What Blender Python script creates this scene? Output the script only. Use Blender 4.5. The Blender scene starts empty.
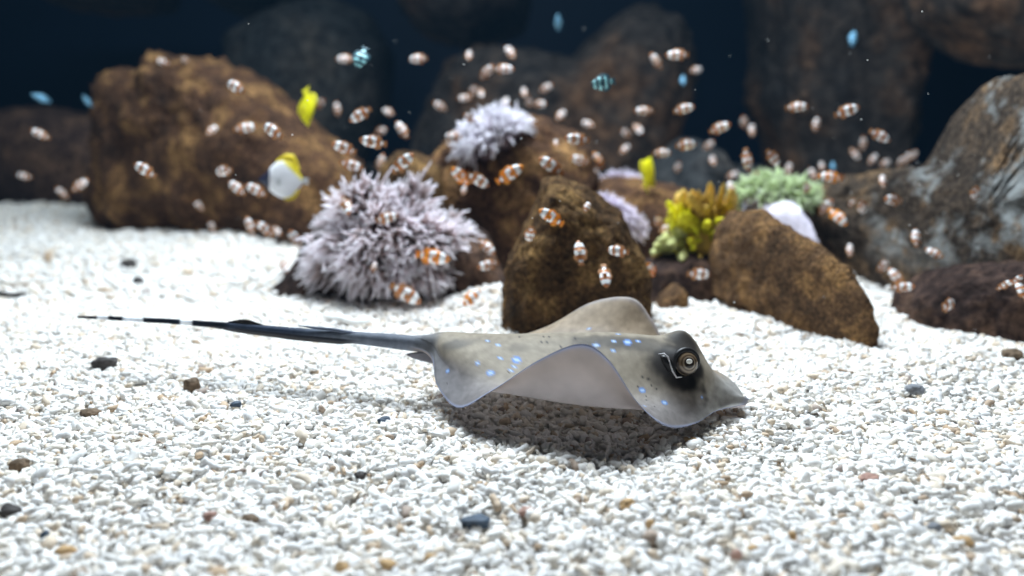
import bpy, bmesh, math, random
import numpy as np
from mathutils import Vector, Matrix, noise

# ------------------------------------------------------------------ camera, world, light, exposure
scene = bpy.context.scene
COL = scene.collection
random.seed(7)
rng = np.random.default_rng(7)

CAM_H, PITCH, FPX = 0.25, math.radians(11.8), 804.0
cam_data = bpy.data.cameras.new('camera')
cam = bpy.data.objects.new('camera', cam_data)
COL.objects.link(cam)
cam.location = (0, 0, CAM_H)
cam.rotation_euler = (math.pi / 2 - PITCH, 0, 0)
cam_data.sensor_width = 36.0
cam_data.lens = 36.0 * FPX / 1024.0
cam_data.clip_start = 0.02
cam_data.dof.use_dof = True
cam_data.dof.focus_distance = 0.655
cam_data.dof.aperture_fstop = 2.8
scene.camera = cam

scene.view_settings.view_transform = 'Standard'
scene.view_settings.look = 'None'
scene.view_settings.gamma = 1.0
scene.view_settings.use_curve_mapping = False
scene.view_settings.exposure = 0.0

world = bpy.data.worlds.new('water_ambient')
scene.world = world
world.use_nodes = True
wn = world.node_tree.nodes
wn['Background'].inputs['Color'].default_value = (0.38, 0.52, 0.75, 1)
wn['Background'].inputs['Strength'].default_value = 0.15
# the tank is full of water: a thin blue haze that grows with distance
vol = wn.new('ShaderNodeVolumeScatter')
vol.inputs['Color'].default_value = (0.25, 0.60, 1.0, 1)
vol.inputs['Density'].default_value = 0.0065
world.node_tree.links.new(vol.outputs['Volume'], wn['World Output'].inputs['Volume'])


def area_light(name, loc, target, size, size_y, power, color):
    d = bpy.data.lights.new(name, 'AREA')
    d.shape = 'RECTANGLE'
    d.size, d.size_y, d.energy, d.color = size, size_y, power, color
    o = bpy.data.objects.new(name, d)
    o.location = loc
    o.rotation_euler = (Vector(target) - Vector(loc)).to_track_quat('-Z', 'Y').to_euler()
    COL.objects.link(o)
    return o


area_light('tank_lamp', (-0.04, 1.24, 1.32), (0.04, 0.72, 0.0), 0.80, 0.55, 45.0, (0.81, 0.91, 1.0))
area_light('reef_lamp', (-0.45, 1.75, 1.9), (-0.45, 1.75, 0.0), 2.2, 0.4, 31.0, (0.74, 0.90, 1.0))


# ------------------------------------------------------------------ helpers
SP, CP = math.sin(PITCH), math.cos(PITCH)


def at(px, py, Y):
    """World point at distance Y ahead that the photo shows at this pixel."""
    a, b = (px - 512) / FPX, (288 - py) / FPX
    t = Y / (b * SP + CP)
    return Vector((t * a, Y, CAM_H + t * (b * CP - SP)))


def on_floor(px, py, z=0.0):
    a, b = (px - 512) / FPX, (288 - py) / FPX
    t = (z - CAM_H) / (b * CP - SP)
    return Vector((t * a, t * (b * SP + CP), z))


def project(P):
    P = np.asarray(P, float)
    x, y, z = P[..., 0], P[..., 1], P[..., 2] - CAM_H
    d = y * CP - z * SP
    u = y * SP + z * CP
    return 512 + FPX * x / d, 288 - FPX * u / d, d


def mesh_obj(name, verts, faces, mats, parent=None, smooth=True):
    me = bpy.data.meshes.new(name)
    me.from_pydata([tuple(v) for v in verts], [], faces)
    me.validate()
    if smooth:
        me.polygons.foreach_set('use_smooth', np.ones(len(me.polygons), bool))
    for m in (mats if isinstance(mats, (list, tuple)) else [mats]):
        me.materials.append(m)
    o = bpy.data.objects.new(name, me)
    COL.objects.link(o)
    if parent is not None:
        o.parent = parent
    return o


def fast_mesh(name, V, F, mats, parent=None):
    """V (n,3) array, F (m,4) array; quads whose last two corners coincide become triangles."""
    me = bpy.data.meshes.new(name)
    V = np.ascontiguousarray(V, np.float32)
    F = np.asarray(F, np.int32)
    tri = F[:, 2] == F[:, 3]
    tot = np.where(tri, 3, 4).astype(np.int32)
    keep = np.ones(F.shape, bool)
    keep[tri, 3] = False
    loops = F[keep]
    start = np.concatenate([[0], np.cumsum(tot)[:-1]]).astype(np.int32)
    me.vertices.add(len(V))
    me.vertices.foreach_set('co', V.ravel())
    me.loops.add(len(loops))
    me.loops.foreach_set('vertex_index', loops.astype(np.int32))
    me.polygons.add(len(F))
    me.polygons.foreach_set('loop_start', start)
    me.polygons.foreach_set('use_smooth', np.ones(len(F), bool))
    me.update(calc_edges=True)
    for m in (mats if isinstance(mats, (list, tuple)) else [mats]):
        me.materials.append(m)
    o = bpy.data.objects.new(name, me)
    COL.objects.link(o)
    if parent is not None:
        o.parent = parent
    return o


def tag(o, label=None, category=None, group=None, kind=None):
    if label: o['label'] = label
    if category: o['category'] = category
    if group: o['group'] = group
    if kind: o['kind'] = kind
    return o


def empty(name, loc=(0, 0, 0)):
    o = bpy.data.objects.new(name, None)
    o.empty_display_size = 0.02
    o.location = loc
    COL.objects.link(o)
    return o


def attach(child, root):
    """Parent a mesh made in world coordinates to an Empty that only has a location."""
    child.parent = root
    child.data.transform(Matrix.Translation(-Vector(root.location)))
    return child


def bm_obj(name, bm, mats, parent=None, smooth=True):
    me = bpy.data.meshes.new(name)
    bm.normal_update()
    bm.to_mesh(me)
    bm.free()
    if smooth:
        me.polygons.foreach_set('use_smooth', np.ones(len(me.polygons), bool))
    for m in (mats if isinstance(mats, (list, tuple)) else [mats]):
        me.materials.append(m)
    o = bpy.data.objects.new(name, me)
    COL.objects.link(o)
    if parent is not None:
        o.parent = parent
    return o


# ------------------------------------------------------------------ materials
def new_mat(name):
    m = bpy.data.materials.new(name)
    m.use_nodes = True
    nt = m.node_tree
    return m, nt, nt.nodes['Principled BSDF']


def ramp(nt, stops, interp='LINEAR'):
    r = nt.nodes.new('ShaderNodeValToRGB')
    cr = r.color_ramp
    cr.interpolation = interp
    while len(cr.elements) > 1:
        cr.elements.remove(cr.elements[-1])
    cr.elements[0].position = stops[0][0]
    cr.elements[0].color = (*stops[0][1], 1)
    for p, c in stops[1:]:
        e = cr.elements.new(p)
        e.color = (*c, 1)
    return r


def plain(name, col, rough=0.6, spec=0.3, trans=0.0, noise_amt=0.12, scale=200):
    m, nt, b = new_mat(name)
    tc = nt.nodes.new('ShaderNodeTexCoord')
    n = nt.nodes.new('ShaderNodeTexNoise')
    n.inputs['Scale'].default_value = scale
    n.inputs['Detail'].default_value = 3
    nt.links.new(tc.outputs['Object'], n.inputs['Vector'])
    lo = tuple(c * (1 - noise_amt) for c in col)
    hi = tuple(min(1, c * (1 + noise_amt)) for c in col)
    r = ramp(nt, [(0.3, lo), (0.7, hi)])
    nt.links.new(n.outputs['Fac'], r.inputs['Fac'])
    nt.links.new(r.outputs['Color'], b.inputs['Base Color'])
    b.inputs['Roughness'].default_value = rough
    b.inputs['Specular IOR Level'].default_value = spec
    if trans > 0:
        add_translucency(nt, b, r.outputs['Color'], trans)
    return m


def add_translucency(nt, b, color_socket, fac):
    t = nt.nodes.new('ShaderNodeBsdfTranslucent')
    nt.links.new(color_socket, t.inputs['Color'])
    mx = nt.nodes.new('ShaderNodeMixShader')
    mx.inputs['Fac'].default_value = fac
    out = [n for n in nt.nodes if n.type == 'OUTPUT_MATERIAL'][0]
    nt.links.new(b.outputs['BSDF'], mx.inputs[1])
    nt.links.new(t.outputs['BSDF'], mx.inputs[2])
    nt.links.new(mx.outputs['Shader'], out.inputs['Surface'])


def rock_mat(name, dark, mid, light, scale=9.0, crust=None, bump=0.9, light_at=0.66, crust_x=None):
    """Encrusted porous rock: two noises for algae patches, fine noise and pores for relief."""
    m, nt, b = new_mat(name)
    L = nt.links.new
    tc = nt.nodes.new('ShaderNodeTexCoord')
    n1 = nt.nodes.new('ShaderNodeTexNoise')
    n1.inputs['Scale'].default_value = scale
    n1.inputs['Detail'].default_value = 8
    n1.inputs['Roughness'].default_value = 0.68
    L(tc.outputs['Object'], n1.inputs['Vector'])
    r1 = ramp(nt, [(0.30, dark), (0.50, mid), (light_at, light)])
    L(n1.outputs['Fac'], r1.inputs['Fac'])
    n2 = nt.nodes.new('ShaderNodeTexNoise')
    n2.inputs['Scale'].default_value = scale * 9
    n2.inputs['Detail'].default_value = 6
    n2.inputs['Roughness'].default_value = 0.7
    L(tc.outputs['Object'], n2.inputs['Vector'])
    r2 = ramp(nt, [(0.36, (0.28, 0.26, 0.25)), (0.50, (0.85, 0.82, 0.8)), (0.64, (1.7, 1.62, 1.5))])
    L(n2.outputs['Fac'], r2.inputs['Fac'])
    mul = nt.nodes.new('ShaderNodeMix')
    mul.data_type = 'RGBA'
    mul.blend_type = 'MULTIPLY'
    mul.inputs['Factor'].default_value = 0.9
    L(r1.outputs['Color'], mul.inputs['A'])
    L(r2.outputs['Color'], mul.inputs['B'])
    col = mul.outputs['Result']
    if crust:
        n3 = nt.nodes.new('ShaderNodeTexNoise')
        n3.inputs['Scale'].default_value = scale * 0.7
        n3.inputs['Detail'].default_value = 8
        n3.inputs['Roughness'].default_value = 0.7
        L(tc.outputs['Object'], n3.inputs['Vector'])
        r3 = ramp(nt, [(0.50, (0, 0, 0)), (0.60, (1, 1, 1))])
        L(n3.outputs['Fac'], r3.inputs['Fac'])
        mx = nt.nodes.new('ShaderNodeMix')
        mx.data_type = 'RGBA'
        mx.inputs['B'].default_value = (*crust, 1)
        fac = r3.outputs['Color']
        if crust_x:                                   # the crust grows only on one end of the rock
            s3 = nt.nodes.new('ShaderNodeSeparateXYZ')
            L(tc.outputs['Object'], s3.inputs[0])
            mr = nt.nodes.new('ShaderNodeMapRange')
            mr.inputs['From Min'].default_value, mr.inputs['From Max'].default_value = crust_x
            L(s3.outputs['Y'], mr.inputs['Value'])
            r3.color_ramp.elements[0].position, r3.color_ramp.elements[1].position = 0.49, 0.58
            m3 = nt.nodes.new('ShaderNodeMath'); m3.operation = 'MULTIPLY'
            L(r3.outputs['Color'], m3.inputs[0]); L(mr.outputs['Result'], m3.inputs[1])
            m4 = nt.nodes.new('ShaderNodeMapRange')
            m4.inputs['From Min'].default_value, m4.inputs['From Max'].default_value = -0.05, 0.0
            L(s3.outputs['Z'], m4.inputs['Value'])
            m5 = nt.nodes.new('ShaderNodeMath'); m5.operation = 'MULTIPLY'
            L(m3.outputs[0], m5.inputs[0]); L(m4.outputs['Result'], m5.inputs[1])
            fac = m5.outputs[0]
        L(fac, mx.inputs['Factor'])
        L(col, mx.inputs['A'])
        col = mx.outputs['Result']
    L(col, b.inputs['Base Color'])
    b.inputs['Roughness'].default_value = 0.9
    b.inputs['Specular IOR Level'].default_value = 0.15
    v = nt.nodes.new('ShaderNodeTexVoronoi')
    v.inputs['Scale'].default_value = scale * 7
    L(tc.outputs['Object'], v.inputs['Vector'])
    ad = nt.nodes.new('ShaderNodeMath')
    ad.operation = 'ADD'
    vm = nt.nodes.new('ShaderNodeMath')
    vm.operation = 'MULTIPLY'
    vm.inputs[1].default_value = 0.35
    L(v.outputs['Distance'], vm.inputs[0])
    L(vm.outputs[0], ad.inputs[0])
    L(n2.outputs['Fac'], ad.inputs[1])
    bp = nt.nodes.new('ShaderNodeBump')
    bp.inputs['Strength'].default_value = bump
    bp.inputs['Distance'].default_value = 0.012
    L(ad.outputs[0], bp.inputs['Height'])
    L(bp.outputs['Normal'], b.inputs['Normal'])
    return m


M = {}
M['boulder'] = rock_mat('brown_algae_rock', (0.035, 0.022, 0.016), (0.125, 0.064, 0.035), (0.44, 0.25, 0.10), 15, bump=1.0)
M['darkrock'] = rock_mat('dark_maroon_rock', (0.022, 0.014, 0.013), (0.06, 0.038, 0.032), (0.15, 0.09, 0.06), 9)
M['pillar'] = rock_mat('golden_brown_rock', (0.04, 0.024, 0.012), (0.14, 0.078, 0.033), (0.40, 0.24, 0.09), 20, bump=1.0)
M['front'] = rock_mat('speckled_tan_rock', (0.05, 0.032, 0.02), (0.21, 0.12, 0.06), (0.50, 0.285, 0.115), 26, bump=1.0)
M['ledge'] = rock_mat('crusted_ledge_rock', (0.03, 0.024, 0.02), (0.085, 0.064, 0.048), (0.30, 0.19, 0.10), 13, crust=(0.34, 0.355, 0.35), crust_x=(0.08, 0.03), bump=1.0)
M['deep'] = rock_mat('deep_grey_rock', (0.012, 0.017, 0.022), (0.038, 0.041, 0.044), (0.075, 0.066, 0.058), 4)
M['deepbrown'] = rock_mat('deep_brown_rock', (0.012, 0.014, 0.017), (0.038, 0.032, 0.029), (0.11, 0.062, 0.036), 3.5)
M['wall'] = plain('navy_tank_wall', (0.008, 0.022, 0.055), 0.5, 0.2, scale=3)


# gravel: colour varies from chip to chip
def gravel_mat():
    m, nt, b = new_mat('coral_chip')
    L = nt.links.new
    g = nt.nodes.new('ShaderNodeNewGeometry')
    r = ramp(nt, [(0.0, (0.86, 0.83, 0.78)), (0.35, (0.90, 0.88, 0.85)), (0.62, (0.80, 0.79, 0.78)),
                  (0.86, (0.84, 0.77, 0.67)), (0.95, (0.70, 0.58, 0.45)), (0.985, (0.50, 0.36, 0.24)), (1.0, (0.35, 0.30, 0.28))])
    L(g.outputs['Random Per Island'], r.inputs['Fac'])
    L(r.outputs['Color'], b.inputs['Base Color'])
    b.inputs['Roughness'].default_value = 0.75
    b.inputs['Specular IOR Level'].default_value = 0.25
    tc = nt.nodes.new('ShaderNodeTexCoord')
    n = nt.nodes.new('ShaderNodeTexNoise')
    n.inputs['Scale'].default_value = 500
    n.inputs['Detail'].default_value = 3
    L(tc.outputs['Object'], n.inputs['Vector'])
    bp = nt.nodes.new('ShaderNodeBump')
    bp.inputs['Strength'].default_value = 0.35
    bp.inputs['Distance'].default_value = 0.001
    L(n.outputs['Fac'], bp.inputs['Height'])
    L(bp.outputs['Normal'], b.inputs['Normal'])
    return m


def bed_mat():
    m, nt, b = new_mat('gravel_bed')
    L = nt.links.new
    tc = nt.nodes.new('ShaderNodeTexCoord')
    v = nt.nodes.new('ShaderNodeTexVoronoi')
    v.inputs['Scale'].default_value = 120
    L(tc.outputs['Object'], v.inputs['Vector'])
    r = ramp(nt, [(0.0, (0.62, 0.57, 0.50)), (0.5, (0.84, 0.82, 0.78)), (0.9, (0.90, 0.88, 0.86))])
    sx = nt.nodes.new('ShaderNodeSeparateColor')
    L(v.outputs['Color'], sx.inputs['Color'])
    L(sx.outputs[0], r.inputs['Fac'])
    L(r.outputs['Color'], b.inputs['Base Color'])
    b.inputs['Roughness'].default_value = 0.9
    bp = nt.nodes.new('ShaderNodeBump')
    bp.invert = True
    bp.inputs['Strength'].default_value = 1.0
    bp.inputs['Distance'].default_value = 0.006
    L(v.outputs['Distance'], bp.inputs['Height'])
    L(bp.outputs['Normal'], b.inputs['Normal'])
    return m


M['gravel'] = gravel_mat()
M['bed'] = bed_mat()

# ------------------------------------------------------------------ the setting: gravel bed and tank walls
MOUNDS = [(*on_floor(496, 308)[:2], 0.05, 0.022), (*on_floor(288, 268)[:2], 0.06, 0.022),
          (*on_floor(235, 240)[:2], 0.12, 0.015), (*on_floor(665, 322)[:2], 0.05, 0.006)]


def ground(x, y):
    x, y = np.asarray(x, float), np.asarray(y, float)
    h = 0.0022 * np.sin(x * 21 + 1.3 * np.sin(y * 13)) + 0.0022 * np.sin(y * 27 + 1.7 * np.sin(x * 9)) \
        + 0.0015 * np.sin(x * 47 - y * 33)
    for mx, my, s, a in MOUNDS:
        h = h + a * np.exp(-((x - mx) ** 2 + (y - my) ** 2) / (2 * s * s))
    return h


nx, ny = 180, 150
xs, ys = np.linspace(-3.2, 3.2, nx), np.linspace(-0.3, 4.7, ny)
X, Y = np.meshgrid(xs, ys)
V = np.stack([X, Y, ground(X, Y)], -1).reshape(-1, 3)
idx = np.arange(nx * ny).reshape(ny, nx)
F = np.stack([idx[:-1, :-1], idx[:-1, 1:], idx[1:, 1:], idx[1:, :-1]], -1).reshape(-1, 4)
tag(fast_mesh('floor', V, F, M['bed']), kind='structure')


def slab(name, lo, hi, mat):
    bm = bmesh.new()
    bmesh.ops.create_cube(bm, size=1)
    for v in bm.verts:
        v.co = Vector([lo[i] + (v.co[i] + 0.5) * (hi[i] - lo[i]) for i in range(3)])
    return tag(bm_obj(name, bm, mat, smooth=False), kind='structure')


slab('wall_back', (-3.3, 4.6, -0.2), (3.3, 4.7, 2.8), M['wall'])
slab('wall_left', (-3.3, -0.3, -0.2), (-3.2, 4.6, 2.8), M['wall'])
slab('wall_right', (3.2, -0.3, -0.2), (3.3, 4.6, 2.8), M['wall'])


# loose coral chips: bent rods and lumps, far too many to count
def chip_proto(sides, rings, seed):
    r = np.random.default_rng(seed)
    L = 0.5
    bend = r.uniform(-0.25, 0.25)
    rad = r.uniform(0.17, 0.34)
    sq = r.uniform(0.65, 1.0)
    V = [(-L, bend * 0.4, 0)]
    for i in range(rings):
        t = -0.82 + 1.64 * i / (rings - 1)
        k = rad * (1 - abs(t) ** 3 * 0.45) * r.uniform(0.85, 1.15)
        for j in range(sides):
            a = 2 * math.pi * j / sides
            kk = k * r.uniform(0.85, 1.15)
            V.append((t * L, bend * t * t + kk * math.cos(a), kk * sq * math.sin(a)))
    V.append((L, bend * 0.4, 0))
    F = []
    for j in range(sides):
        q = (j + 1) % sides
        F.append((0, 1 + q, 1 + j, 1 + j))
        for i in range(rings - 1):
            F.append((1 + i * sides + j, 1 + i * sides + q, 1 + (i + 1) * sides + q, 1 + (i + 1) * sides + j))
        b = 1 + (rings - 1) * sides
        F.append((b + j, b + q, len(V) - 1, len(V) - 1))
    return np.array(V), np.array(F)


def scatter_chips(n, y0, y1, keep, size, sides, rings, zmax, xm=1.16):
    # uniform over the trapezoid the lens could see, plus a margin
    y = np.sqrt(rng.uniform(y0 * y0, y1 * y1, n))
    x = rng.uniform(-1, 1, n) * (512 / FPX) * xm * (y + 0.06)
    ok = keep(x, y)
    x, y = x[ok], y[ok]
    n = len(x)
    ln = rng.gamma(9, size / 9, n).clip(size * 0.5, size * 2.1)
    z = ground(x, y) + rng.uniform(0.0, zmax, n)
    yaw = rng.uniform(0, 2 * np.pi, n)
    pit = rng.normal(0, 0.30, n)
    rol = rng.uniform(0, 2 * np.pi, n)
    cy, sy, cp, sp, cr, sr = np.cos(yaw), np.sin(yaw), np.cos(pit), np.sin(pit), np.cos(rol), np.sin(rol)
    R = np.empty((n, 3, 3))
    R[:, 0, 0] = cy * cp; R[:, 0, 1] = cy * sp * sr - sy * cr; R[:, 0, 2] = cy * sp * cr + sy * sr
    R[:, 1, 0] = sy * cp; R[:, 1, 1] = sy * sp * sr + cy * cr; R[:, 1, 2] = sy * sp * cr - cy * sr
    R[:, 2, 0] = -sp;     R[:, 2, 1] = cp * sr;                R[:, 2, 2] = cp * cr
    Vs, Fs, off = [], [], 0
    K = 10
    which = rng.integers(0, K, n)
    for k in range(K):
        PV, PF = chip_proto(sides, rings, 100 + k)
        sel = np.where(which == k)[0]
        W = np.einsum('nij,vj->nvi', R[sel], PV) * ln[sel][:, None, None]
        W += np.stack([x[sel], y[sel], z[sel]], -1)[:, None, :]
        Vs.append(W.reshape(-1, 3))
        Fs.append((PF[None] + (np.arange(len(sel)) * len(PV))[:, None, None] + off).reshape(-1, 4))
        off += len(sel) * len(PV)
    return np.concatenate(Vs), np.concatenate(Fs)


near = scatter_chips(72000, 0.30, 1.08, lambda x, y: x > -9, 0.0081, 6, 4, 0.006)
far = scatter_chips(60000, 1.08, 3.1, lambda x, y: (x < -0.28 * y + 0.1) | ((y < 1.7) & (x > 0.4)), 0.0115, 5, 3, 0.007)
V = np.concatenate([near[0], far[0]])
F = np.concatenate([near[1], far[1] + len(near[0])])
tag(fast_mesh('coral_gravel', V, F, M['gravel']), 'white coral gravel covering the tank floor', 'gravel', kind='stuff')


# ------------------------------------------------------------------ rocks
def ico(sub):
    bm = bmesh.new()
    bmesh.ops.create_icosphere(bm, subdivisions=sub, radius=1)
    V = np.array([v.co[:] for v in bm.verts])
    F = [[v.index for v in f.verts] for f in bm.faces]
    bm.free()
    return V, F


ICO = {4: ico(4), 5: ico(5), 6: ico(6)}


def rock(name, label, poly, Ya, Yb, D, mat, amp=0.10, freq=1.0, seed=0, sub=5, category='rock', group=None):
    """A boulder whose face-on profile follows poly, at distance Ya (its low-x end) to Yb, with half depth D."""
    px0, px1 = min(p[0] for p in poly), max(p[0] for p in poly)
    # the profile is the widest part of the visible face, so it lies a little before the middle
    P = [at(x, y, Ya - 0.6 * D + (Yb - Ya) * (x - px0) / (px1 - px0)) for x, y in poly]
    pts = np.array([(p.x, p.z) for p in P])
    nxt = np.roll(pts, -1, 0)
    cr = pts[:, 0] * nxt[:, 1] - nxt[:, 0] * pts[:, 1]
    A = cr.sum() / 2
    c = ((pts + nxt) * cr[:, None]).sum(0) / (6 * A)
    nth = 360
    rad = np.zeros(nth)
    for k in range(nth):
        th = 2 * math.pi * k / nth
        d = np.array((math.cos(th), math.sin(th)))
        best = 0
        for a, b in zip(pts, nxt):
            e = b - a
            den = d[0] * e[1] - d[1] * e[0]
            if abs(den) < 1e-12: continue
            w = a - c
            t = (w[0] * e[1] - w[1] * e[0]) / den
            s = (w[0] * d[1] - w[1] * d[0]) / den
            if t > 0 and -1e-6 <= s <= 1 + 1e-6: best = max(best, t)
        rad[k] = best
    ker = np.array([1, 2, 3, 2, 1]) / 9
    rad = np.convolve(np.concatenate([rad[-2:], rad, rad[:2]]), ker, 'valid')
    VV, FF = ICO[sub]
    size = rad.mean()
    x0 = at(px0, 288, Ya - 0.6 * D).x
    slope = (Yb - Ya) / max(1e-6, (at(px1, 288, Yb - 0.6 * D).x - x0))
    Yc = Ya + slope * (c[0] - x0)
    th = np.arctan2(VV[:, 2], VV[:, 0]) % (2 * np.pi)
    rr = np.interp(th, np.arange(nth + 1) * 2 * np.pi / nth, np.append(rad, rad[0]))
    s = np.sqrt(VV[:, 0] ** 2 + VV[:, 2] ** 2)
    s_eff = s ** 0.55
    out = np.empty_like(VV)
    out[:, 0] = np.cos(th) * rr * s_eff
    out[:, 2] = np.sin(th) * rr * s_eff
    out[:, 1] = np.sign(VV[:, 1]) * np.abs(VV[:, 1]) ** 0.65 * D + out[:, 0] * slope
    sd = Vector((seed * 3.17, seed * 1.31, seed * 7.7))
    f = freq / size
    for i in range(len(out)):
        p = Vector(out[i])
        d = Vector(VV[i])
        q = p * f + sd
        n = noise.fractal(q * 1.3, 0.9, 2.1, 6) * 0.55 + noise.fractal(q * 5.0, 0.6, 2.2, 4) * 0.30 \
            - abs(noise.noise(q * 2.4 + sd)) * 0.45 + abs(noise.noise(q * 9.0 - sd)) * 0.22
        out[i] = p + d * (n * amp * size)
    loc = Vector((c[0], Yc, c[1]))
    o = mesh_obj(name, out, FF, mat)
    o.location = loc
    return tag(o, label, category, group)


BG = 'dim boulders of the reef wall'
rock('boulder', 'dim grey boulder of the reef wall behind the first yellow tang', [(218, 30), (250, 5), (310, -10), (360, 8), (383, 50), (380, 100), (352, 150), (340, 260), (235, 260), (215, 120)], 3.2, 3.2, 0.35, M['deep'], 0.10, seed=1, sub=5, group=BG)
rock('boulder', 'grey boulder cut by the top of the frame above the broad brown boulder', [(190, -70), (200, 0), (240, 16), (295, 10), (310, -70)], 3.5, 3.5, 0.35, M['deep'], 0.10, seed=2, sub=4, group=BG)
rock('boulder', 'faint brown overhang at the top over the dark open water', [(20, -70), (35, 0), (80, 8), (140, 5), (170, -70)], 3.6, 3.6, 0.3, M['deepbrown'], 0.12, seed=3, sub=4, group=BG)
rock('boulder', 'dim brown boulder hanging above the white anemone shoal', [(392, -70), (395, 0), (418, 30), (470, 42), (525, 22), (545, -70)], 3.1, 3.1, 0.4, M['deepbrown'], 0.12, seed=4, sub=5, group=BG)
rock('boulder', 'wide dim brown boulder filling the reef wall behind the striped teal fish', [(445, 60), (475, 38), (520, 40), (580, 45), (618, 12), (640, -5), (690, 10), (705, 70), (690, 130), (700, 300), (420, 300), (400, 160), (424, 105)], 2.75, 2.65, 0.35, M['deepbrown'], 0.14, seed=5, sub=6, group=BG)
rock('boulder', 'low dark boulder behind the yellow tang beside the yellow coral', [(640, 205), (668, 165), (700, 140), (728, 150), (745, 180), (745, 290), (640, 290)], 2.0, 2.0, 0.25, M['deep'], 0.10, seed=6, sub=5, group=BG)
rock('boulder', 'tall dim brown boulder of the reef wall behind the crusted ledge', [(772, -60), (783, 40), (778, 100), (800, 150), (812, 280), (930, 280), (912, 150), (922, 105), (938, 60), (962, -60)], 2.55, 2.45, 0.3, M['deepbrown'], 0.13, seed=7, sub=6, group=BG)
rock('boulder', 'brown boulder in the top corner above the crusted ledge', [(955, -70), (962, 10), (995, 40), (1030, 58), (1110, 65), (1110, -70)], 1.95, 1.85, 0.2, M['deepbrown'], 0.12, seed=8, sub=5)
rock('boulder', 'low dark brown rock beside the broad boulder on the far sand', [(-60, 120), (0, 106), (40, 108), (75, 118), (98, 128), (125, 150), (130, 225), (60, 215), (-60, 215)], 2.75, 2.55, 0.25, M['darkrock'], 0.08, seed=9, sub=5)
rock('boulder', 'broad brown boulder with a craggy golden crown behind the butterflyfish', [(84, 195), (90, 150), (92, 120), (98, 82), (112, 70), (140, 70), (150, 50), (160, 58), (188, 60), (215, 62), (240, 76), (265, 92), (300, 125), (345, 170), (350, 262), (220, 258), (150, 246), (100, 228)], 2.12, 1.72, 0.22, M['boulder'], 0.13, freq=1.3, seed=10, sub=6)
rock('boulder', 'dark maroon rock carrying the big feathery anemone', [(250, 305), (285, 275), (310, 225), (360, 200), (440, 215), (490, 245), (508, 300), (500, 335), (380, 345), (290, 330)], 1.24, 1.18, 0.12, M['darkrock'], 0.12, seed=11, sub=6)
rock('boulder', 'small brown knob of rock rising behind the big feathery anemone', [(370, 230), (378, 165), (396, 151), (420, 155), (438, 170), (448, 230)], 1.34, 1.34, 0.08, M['pillar'], 0.12, seed=12, sub=5)
rock('boulder', 'brown rock under the high white anemone', [(395, 240), (415, 170), (455, 135), (500, 112), (545, 112), (582, 132), (600, 180), (600, 340), (430, 340)], 1.50, 1.42, 0.15, M['boulder'], 0.14, seed=13, sub=6)
rock('boulder', 'golden brown pillar rock standing right behind the raised fin', [(500, 345), (508, 270), (535, 215), (545, 182), (560, 180), (590, 192), (625, 215), (648, 260), (660, 350)], 0.975, 0.995, 0.085, M['pillar'], 0.12, freq=1.3, seed=14, sub=6)
rock('boulder', 'brown ridge of rock between the pillar and the yellow coral', [(580, 205), (605, 183), (640, 182), (680, 190), (740, 205), (760, 330), (580, 330)], 1.42, 1.42, 0.14, M['boulder'], 0.11, seed=15, sub=5)
rock('boulder', 'dark rock under the yellow coral', [(640, 320), (648, 268), (690, 255), (735, 262), (748, 320)], 1.15, 1.15, 0.06, M['darkrock'], 0.10, seed=16, sub=5)
rock('stone', 'small tan stone at the foot of the dark rock under the yellow coral', [(655, 322), (663, 300), (678, 286), (688, 292), (692, 322)], 1.06, 1.06, 0.03, M['front'], 0.10, seed=17, sub=4)
rock('boulder', 'speckled tan boulder slanting down in front of the crusted ledge', [(718, 300), (720, 262), (728, 228), (745, 213), (775, 215), (808, 238), (850, 265), (874, 298), (882, 335), (872, 352), (835, 350), (770, 328)], 1.09, 0.885, 0.06, M['front'], 0.10, freq=1.2, seed=18, sub=6)
rock('ledge', 'crusted brown ledge of rock sweeping up at the edge of the frame', [(800, 215), (830, 192), (880, 175), (920, 172), (950, 166), (972, 148), (990, 122), (1010, 96), (1040, 74), (1110, 60), (1120, 385), (1024, 362), (950, 335), (890, 322), (850, 270)], 1.42, 0.98, 0.11, M['ledge'], 0.12, freq=1.6, seed=19, sub=6)
rock('boulder', 'dark rock on the sand at the foot of the crusted ledge', [(905, 330), (915, 300), (950, 280), (1000, 272), (1060, 268), (1090, 372), (1024, 362), (960, 348)], 1.02, 0.90, 0.06, M['darkrock'], 0.10, freq=1.2, seed=29, sub=6)
bpy.context.view_layer.update()

# ------------------------------------------------------------------ anemones
def tentacle_mat(name, stops, trans=0.5):
    m, nt, b = new_mat(name)
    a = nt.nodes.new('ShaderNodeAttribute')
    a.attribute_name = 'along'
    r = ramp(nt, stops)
    nt.links.new(a.outputs['Fac'], r.inputs['Fac'])
    g = nt.nodes.new('ShaderNodeNewGeometry')
    hv = nt.nodes.new('ShaderNodeHueSaturation')
    mr = nt.nodes.new('ShaderNodeMapRange')
    mr.inputs['To Min'].default_value = 0.85
    mr.inputs['To Max'].default_value = 1.2
    nt.links.new(g.outputs['Random Per Island'], mr.inputs['Value'])
    nt.links.new(mr.outputs['Result'], hv.inputs['Value'])
    nt.links.new(r.outputs['Color'], hv.inputs['Color'])
    nt.links.new(hv.outputs['Color'], b.inputs['Base Color'])
    b.inputs['Roughness'].default_value = 0.45
    add_translucency(nt, b, hv.outputs['Color'], trans)
    return m


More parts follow.
